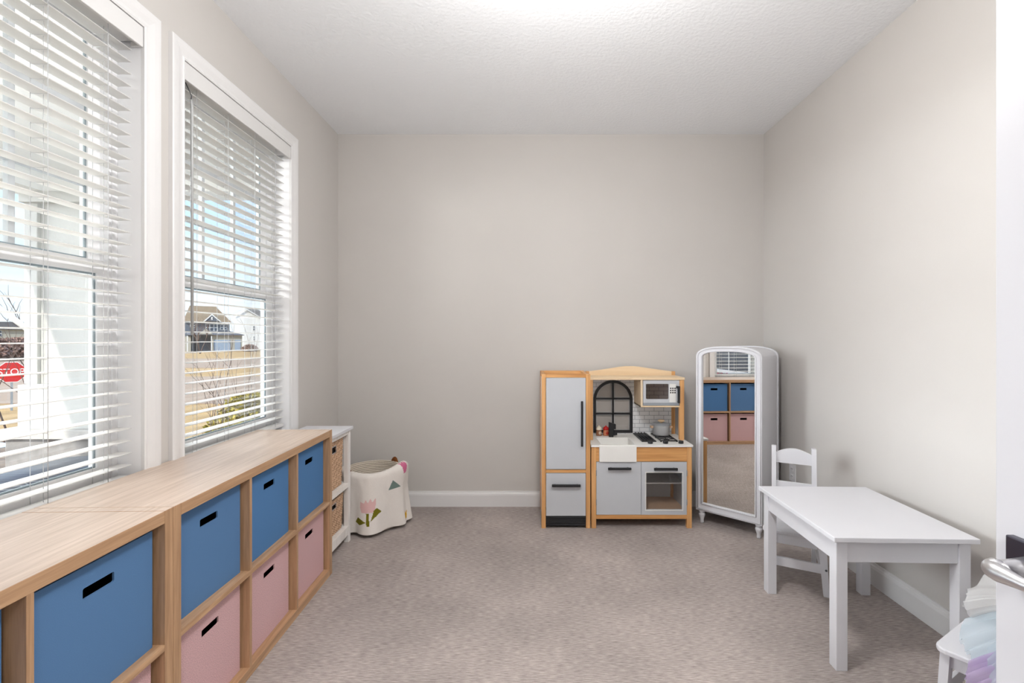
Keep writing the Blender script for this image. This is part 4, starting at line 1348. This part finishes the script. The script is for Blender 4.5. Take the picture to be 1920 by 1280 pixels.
def boulder(x, y, r, lab):
    b_ = new_bm(); bmesh.ops.create_icosphere(b_, subdivisions=3, radius=r)
    sd = x * 7.1
    for v_ in b_.verts:
        v_.co *= 1 + .3 * noise.noise(v_.co / r * 1.1 + Vector((sd, 0, 0))); v_.co.z *= .65
    o = obj('boulder', b_, M['stone2'], None, (x, y, gz(y) + r * .35), smooth=False)
    tag(o, lab, 'rock', 'boulders beside the porch')
boulder(-4.9, 4.6, .42, 'large grey boulder beside the porch pier, nearest the stone pier')
boulder(-5.9, 4.9, .36, 'grey boulder at the left photo edge outside the nearer window')
boulder(-5.3, 5.6, .30, 'small grey boulder behind the two larger ones by the porch')

def branchy(name, label, cat, loc, n_stem, h, spread, seed, thick=.012, mat='bark', grp=None, twig=5):
    rnd = random.Random(seed)
    t = thing(name, label, cat, loc, 0, grp)
    b_ = new_bm()
    def grow(p, d, ln, r_, lvl):
        pts = [p]; rs_ = [r_]
        for k in range(4):
            d = (d + Vector((rnd.uniform(-.16, .16), rnd.uniform(-.16, .16), rnd.uniform(-.02, .10)))).normalized()
            p = p + d * ln / 4; pts.append(p); rs_.append(r_ * (1 - .18 * (k + 1)))
            if lvl < 2 and k > 0:
                for _ in range(twig if lvl == 0 else 2):
                    if rnd.random() < .55:
                        dd = (d + Vector((rnd.uniform(-.8, .8), rnd.uniform(-.8, .8), rnd.uniform(0, .5)))).normalized()
                        grow(p, dd, ln * .42, r_ * .5, lvl + 1)
        tube(b_, pts, rs_, 5, cap=False)
    for s in range(n_stem):
        a = 2 * PI * s / n_stem + rnd.random()
        grow(Vector((.05 * math.cos(a), .05 * math.sin(a), -.02)), Vector((spread * math.cos(a), spread * math.sin(a), 1)).normalized(), h * rnd.uniform(.8, 1), thick, 0)
    obj('branches', b_, M[mat], t)
    return t
def treeat(px, Y): return ((px - 992) / 853.33 * Y, Y, gz(Y) - .02)
branchy('bare_tree', 'bare young multi-stem tree in front of the stop sign', 'tree', treeat(28, 8.0), 4, 2.2, .25, 3, .018, twig=3)
branchy('bare_shrub', 'bare shrub with thin leaning stems outside the farther window, left of the evergreen', 'shrub', treeat(405, 5.6), 4, 1.5, .28, 11, .008, grp=None, twig=2)
branchy('bare_shrub', 'thin bare shrub rising behind the yellow-green evergreen', 'shrub', treeat(470, 8.2), 3, 1.7, .15, 5, .008, twig=2)
branchy('bare_tree', 'small bare tree on the far lawn in front of the slate grey house', 'tree', treeat(375, 84), 3, 5.5, .3, 9, .09, grp=None)

def bush(name, label, loc, rx, rz, n_, mat, seed, leaf=.06, stem=True):
    rnd = random.Random(seed)
    t = thing(name, label, 'shrub', loc)
    b_ = new_bm()
    for k in range(n_):
        a = rnd.random() * 2 * PI; u_ = rnd.random() ** .4; hh = rnd.random()
        r_ = rx * u_ * math.sin(PI * (.25 + .65 * hh)) 
        c_ = Vector((r_ * math.cos(a), r_ * math.sin(a), hh * rz))
        d1_ = Vector((rnd.uniform(-1, 1), rnd.uniform(-1, 1), rnd.uniform(-.2, 1))).normalized() * leaf
        d2_ = d1_.cross(Vector((rnd.uniform(-1, 1), rnd.uniform(-1, 1), 1))).normalized() * leaf * .4
        b_.faces.new([b_.verts.new(c_ + q_) for q_ in (Vector((0, 0, 0)), d1_ * .5 + d2_, d1_, d1_ * .5 - d2_)])
    obj('foliage', b_, M[mat], t)
    b_ = new_bm(); tube(b_, [(0, 0, -.02), (0, 0, rz * .7)], [rx * .06, rx * .03], 6)
    obj('stem', b_, M['bark'], t)
bush('evergreen_shrub', 'yellow-green evergreen shrub outside the farther window', treeat(470, 6.6), .62, 1.05, 5200, 'leafy', 4, .06)
bush('evergreen_shrub', 'low dark evergreen at the near corner of the farther window', treeat(345, 4.9), .40, .55, 1500, 'fl_green', 6, .05)
bush('dry_shrub', 'beige dry shrubs beside the bright white house', treeat(468, 98), 1.6, 1.4, 900, 'brush', 8, .35)
bush('dry_shrub', 'brown bare brush behind the stop sign', treeat(-15, 58), 6.0, 2.4, 4200, 'brush', 12, .6)
bush('dry_shrub', 'brown bare brush right of the stop sign beside the white column', treeat(50, 72), 5.0, 2.6, 3200, 'brush', 14, .6)

# stop sign
sx_, sy_, sz_ = (21.6 - 992) / 853.33 * 16.8, 16.8, .02
t = thing('stop_sign', 'red octagonal stop sign on a post, seen through the nearer window', 'sign', (sx_, sy_, gz(16.8)), R(42))
b_ = new_bm(); r_ = .375 / math.cos(R(22.5))
hz = sz_ - gz(16.8)
prism(b_, [(r_ * math.cos(R(22.5 + 45 * k)), hz + r_ * math.sin(R(22.5 + 45 * k))) for k in range(8)], 'y', -.004, .002); obj('sign_border', b_, M['sign_white'], t)
b_ = new_bm(); r2_ = r_ - .025
prism(b_, [(r2_ * math.cos(R(22.5 + 45 * k)), hz + r2_ * math.sin(R(22.5 + 45 * k))) for k in range(8)], 'y', -.008, -.0045); obj('sign_face', b_, M['sign_red'], t)
b_ = text_bm('STOP', .34, .002)
bmesh.ops.transform(b_, matrix=Matrix.Translation((0, -.011, hz)) @ Matrix.Scale(.82, 4, (1, 0, 0)) @ Matrix.Rotation(R(90), 4, 'X'), verts=b_.verts[:]); obj('lettering', b_, M['sign_white'], t)
b_ = new_bm(); bx(b_, -.03, .03, .003, .05, -.02, hz + .35); obj('post', b_, M['galv'], t)

# far houses
def HX(c): return -76.1 + (c - 100) / 67.0
def HZ(c): return -1.4 + (780 - c) / 67.0
HY = 101.6
def house(label, ox, oy):
    t = thing('house', label, 'house', (ox, oy, -1.4))
    a = math.atan2(-ox, oy)                      # each house faces the bend of the street in front of the porch
    t.rotation_euler = (0, 0, a); t.scale = (math.cos(a), .9, 1)
    return t
def hb(t, name, x0, x1, z0, z1, y0, y1, mat, par=None):
    o = t.location
    b_ = new_bm(); bx(b_, x0 - o[0], x1 - o[0], y0 - o[1], y1 - o[1], z0 - o[2], z1 - o[2])
    return obj(name, b_, mat, par or t)
def hg(t, name, pts, y0, y1, mat, par=None):
    o = t.location
    b_ = new_bm(); prism(b_, [(p[0] - o[0], p[1] - o[2]) for p in pts], 'y', y0 - o[1], y1 - o[1])
    return obj(name, b_, mat, par or t)
def hwin(t, x0, x1, z0, z1, y, cols, rows=2):
    o = t.location
    b_ = new_bm(); bx(b_, x0 - o[0], x1 - o[0], y - .08 - o[1], y - .01 - o[1], z0 - o[2], z1 - o[2]); f = obj('window_frame', b_, M['fascia'], t)
    b_ = new_bm(); w_ = (x1 - x0) / cols; h_ = (z1 - z0) / rows
    for i in range(cols):
        for k in range(rows):
            bx(b_, x0 + i * w_ + .1 - o[0], x0 + (i + 1) * w_ - .1 - o[0], y - .12 - o[1], y - .081 - o[1], z0 + k * h_ + .08 - o[2], z0 + (k + 1) * h_ - .08 - o[2])
    obj('pane', b_, M['pane'], f)
t = house('slate grey two-storey house with tan roof and garage across the street', HX(420), HY)
hb(t, 'wall', HX(60), HX(725), HZ(780), HZ(345), HY, HY + 9, M['h_blue'])
hb(t, 'garage_wall', HX(440), HX(915), HZ(780), HZ(545), HY - 2.5, HY - .05, M['h_tan'])
hb(t, 'entry_wall', HX(60), HX(150), HZ(780), HZ(560), HY - 2.0, HY - .05, M['h_tan'])
hb(t, 'garage_door', HX(480), HX(735), HZ(778), HZ(610), HY - 2.6, HY - 2.51, M['garage'])
hb(t, 'garage_door', HX(800), HX(890), HZ(778), HZ(610), HY - 2.6, HY - 2.51, M['garage'])
hb(t, 'entry_door', HX(200), HX(260), HZ(778), HZ(620), HY - .12, HY - .05, M['dark_entry'])
hg(t, 'roof', [(HX(40), HZ(340)), (HX(40), HZ(330)), (HX(130), HZ(112)), (HX(530), HZ(112)), (HX(775), HZ(345)), (HX(775), HZ(355))], HY - .8, HY + 9.5, M['roof_tan'])
hg(t, 'fascia', [(HX(530), HZ(108)), (HX(545), HZ(112)), (HX(790), HZ(352)), (HX(770), HZ(360)), (HX(522), HZ(124))], HY - .95, HY - .81, M['fascia'])
hg(t, 'gable', [(HX(345), HZ(335)), (HX(455), HZ(240)), (HX(580), HZ(335))], HY - 1.4, HY - .96, M['h_blue'])
hg(t, 'gable_trim', [(HX(325), HZ(340)), (HX(455), HZ(226)), (HX(600), HZ(340)), (HX(575), HZ(340)), (HX(455), HZ(246)), (HX(350), HZ(340))], HY - 1.6, HY - 1.41, M['fascia'])
hb(t, 'gable_vent', HX(442), HX(466), HZ(315), HZ(270), HY - 1.5, HY - 1.41, M['fascia'])
hb(t, 'fascia_board', HX(130), HX(770), HZ(360), HZ(345), HY - .95, HY - .81, M['fascia'])
o_h = t.location
b_ = new_bm()
hexa(b_, [(HX(90) - o_h[0], -3.2, HZ(545) + 1.4), (HX(945) - o_h[0], -3.2, HZ(545) + 1.4), (HX(945) - o_h[0], 0, HZ(545) + 1.4), (HX(90) - o_h[0], 0, HZ(545) + 1.4)],
     [(HX(90) - o_h[0], -3.2, HZ(535) + 1.4), (HX(945) - o_h[0], -3.2, HZ(535) + 1.4), (HX(735) - o_h[0], 0, HZ(480) + 1.4), (HX(90) - o_h[0], 0, HZ(490) + 1.4)])
obj('lower_roof', b_, M['roof_grey'], t)
hg(t, 'porch_gable', [(HX(265), HZ(530)), (HX(365), HZ(445)), (HX(470), HZ(530))], HY - 3.5, HY - 3.22, M['h_tan'])
hb(t, 'porch_post', HX(95), HX(110), HZ(780), HZ(550), HY - 3.1, HY - 2.9, M['fascia'])
hb(t, 'porch_post', HX(440), HX(455), HZ(780), HZ(550), HY - 3.1, HY - 2.9, M['fascia'])
hwin(t, HX(360), HX(548), HZ(482), HZ(372), HY, 3); hwin(t, HX(580), HX(684), HZ(460), HZ(384), HY, 2); hwin(t, HX(135), HX(215), HZ(430), HZ(370), HY, 2)

def HX(c): return (340 + c / 8 - 992) / 7.23
def HZ(c): return 1.23 + (636 - 560 - c / 8) / 7.23
HY = 118.0
t = house('bright white two-storey house with dark roof beside the slate grey house', HX(900), HY + 4)
hg(t, 'wall', [(HX(640), HZ(760)), (HX(1300), HZ(760)), (HX(1300), HZ(330)), (HX(1080), HZ(290)), (HX(805), HZ(140)), (HX(640), HZ(230))], HY + 4, HY + 14, M['h_white'])
hg(t, 'roof', [(HX(805), HZ(118)), (HX(950), HZ(118)), (HX(1330), HZ(300)), (HX(1120), HZ(300)), (HX(805), HZ(132))], HY + 3.3, HY + 14.5, M['roof_grey'])
hg(t, 'fascia', [(HX(625), HZ(225)), (HX(805), HZ(118)), (HX(1110), HZ(292)), (HX(1100), HZ(300)), (HX(805), HZ(138)), (HX(632), HZ(238))], HY + 3.1, HY + 3.29, M['fascia'])
hwin(t, HX(932), HX(972), HZ(472), HZ(398), HY + 4, 1); hwin(t, HX(940), HX(965), HZ(626), HZ(560), HY + 4, 1)

# house seen through the nearer window, left
def QX(c): return (c / 4.266 - 992) / 9.0
def QZ(c): return 1.23 - (560 + c / 4.266 - 636) / 9.0
QY = 94.8
t = house('tan two-storey house with long grey roof at the left photo edge', QX(60), QY)
hb(t, 'wall', QX(-200), QX(300), -1.4, QZ(244), QY, QY + 9, M['h_tan'])
hg(t, 'roof', [(QX(-230), QZ(246)), (QX(-190), QZ(184)), (QX(270), QZ(184)), (QX(330), QZ(246))], QY - .6, QY + 9.5, M['roof_grey'])
hwin(t, QX(50), QX(128), QZ(368), QZ(336), QY, 3, 1); hwin(t, QX(-12), QX(16), QZ(302), QZ(254), QY, 1, 2); hwin(t, QX(165), QX(200), QZ(368), QZ(336), QY, 2, 1)

# ============================================================ light
w = bpy.data.worlds.new('daylight_sky'); bpy.context.scene.world = w; w.use_nodes = True
nt = w.node_tree; bg = nt.nodes['Background']
tc = nd(nt, 'ShaderNodeTexCoord'); sx3 = nd(nt, 'ShaderNodeSeparateXYZ'); nt.links.new(tc.outputs['Generated'], sx3.inputs[0])
nz_ = nd(nt, 'ShaderNodeTexNoise'); nz_.inputs['Scale'].default_value = 3.0; nz_.inputs['Detail'].default_value = 5
mp = nd(nt, 'ShaderNodeMapping'); mp.inputs['Scale'].default_value = (1, 1, 5)
nt.links.new(tc.outputs['Generated'], mp.inputs['Vector']); nt.links.new(mp.outputs[0], nz_.inputs['Vector'])
colr = ramp(nt, sx3.outputs['Z'], [(0.0, (.80, .90, 1, 1)), (0.10, (.66, .82, 1, 1)), (0.35, (.40, .64, 1, 1)), (1.0, (.26, .48, .95, 1))])
cl = nd(nt, 'ShaderNodeMix', data_type='RGBA'); cl.inputs[7].default_value = (1, 1, 1, 1)
cr = ramp(nt, nz_.outputs['Fac'], [(0.50, (0, 0, 0, 1)), (0.75, (.7, .7, .7, 1))])
nt.links.new(cr, cl.inputs[0]); nt.links.new(colr, cl.inputs[6])
nt.links.new(cl.outputs[2], bg.inputs['Color'])
bg.inputs['Strength'].default_value = 0.75

def sun(name, d, strength, angle, col):
    l = bpy.data.lights.new(name, 'SUN'); l.energy = strength; l.angle = R(angle); l.color = col
    o = bpy.data.objects.new(name, l); C.objects.link(o)
    o.rotation_euler = Vector(d).to_track_quat('-Z', 'Y').to_euler()
    return o
sun('sun', (.22, .80, -.62), 2.2, 1.0, (1, .95, .86))
sun('sky_glow', (1, .10, -.07), 9.0, 54, (.93, .96, 1))

def area(name, loc, rot, sx__, sy__, e, col):
    l = bpy.data.lights.new(name, 'AREA'); l.shape = 'RECTANGLE'; l.size = sx__; l.size_y = sy__; l.energy = e; l.color = col
    o = bpy.data.objects.new(name, l); C.objects.link(o); o.location = loc; o.rotation_euler = rot
    return o
# ceiling lamp of the room (its glowing bowl is the mesh above)
l = bpy.data.lights.new('room_lamp', 'POINT'); l.energy = 31.5; l.shadow_soft_size = .16; l.color = (1, .99, .975)
o = bpy.data.objects.new('room_lamp', l); C.objects.link(o); o.location = (.15, 1.20, 2.26)
# added lantern to brighten the slats and porch ceiling, between the windows' heads and out of the photo
t = thing('porch_lantern', 'small hanging porch lantern above the wicker seat, outside the photo', 'lantern', (-2.7, 1.3, 2.58))
b_ = new_bm(); tube(b_, [(0, 0, 0), (0, 0, -.12)], .008, 8); obj('stem', b_, M['black'], t)
b_ = new_bm(); lathe(b_, [(.001, -.12), (.05, -.12), (.06, -.15), (.001, -.15)], 20, cap=False); obj('cap', b_, M['black'], t)
b_ = new_bm(); lathe(b_, [(.001, -.15), (.045, -.152), (.045, -.26), (.001, -.265)], 20, cap=False); obj('glowing_glass', b_, lm, t)
l = bpy.data.lights.new('lantern_light', 'POINT'); l.energy = 45; l.shadow_soft_size = .25; l.color = (1, .99, .97)
o = bpy.data.objects.new('lantern_light', l); C.objects.link(o); o.location = (-2.7, 1.3, 2.16)
# added fill light in the hall behind the camera
area('hall_lamp', (.1, -1.2, 2.70), (0, 0, 0), 1.2, .6, 50, (1, .99, .975))

sc = bpy.context.scene
sc.view_settings.view_transform = 'Standard'
sc.view_settings.look = 'None'
sc.view_settings.gamma = 1
sc.view_settings.use_curve_mapping = False
sc.view_settings.exposure = 0.98
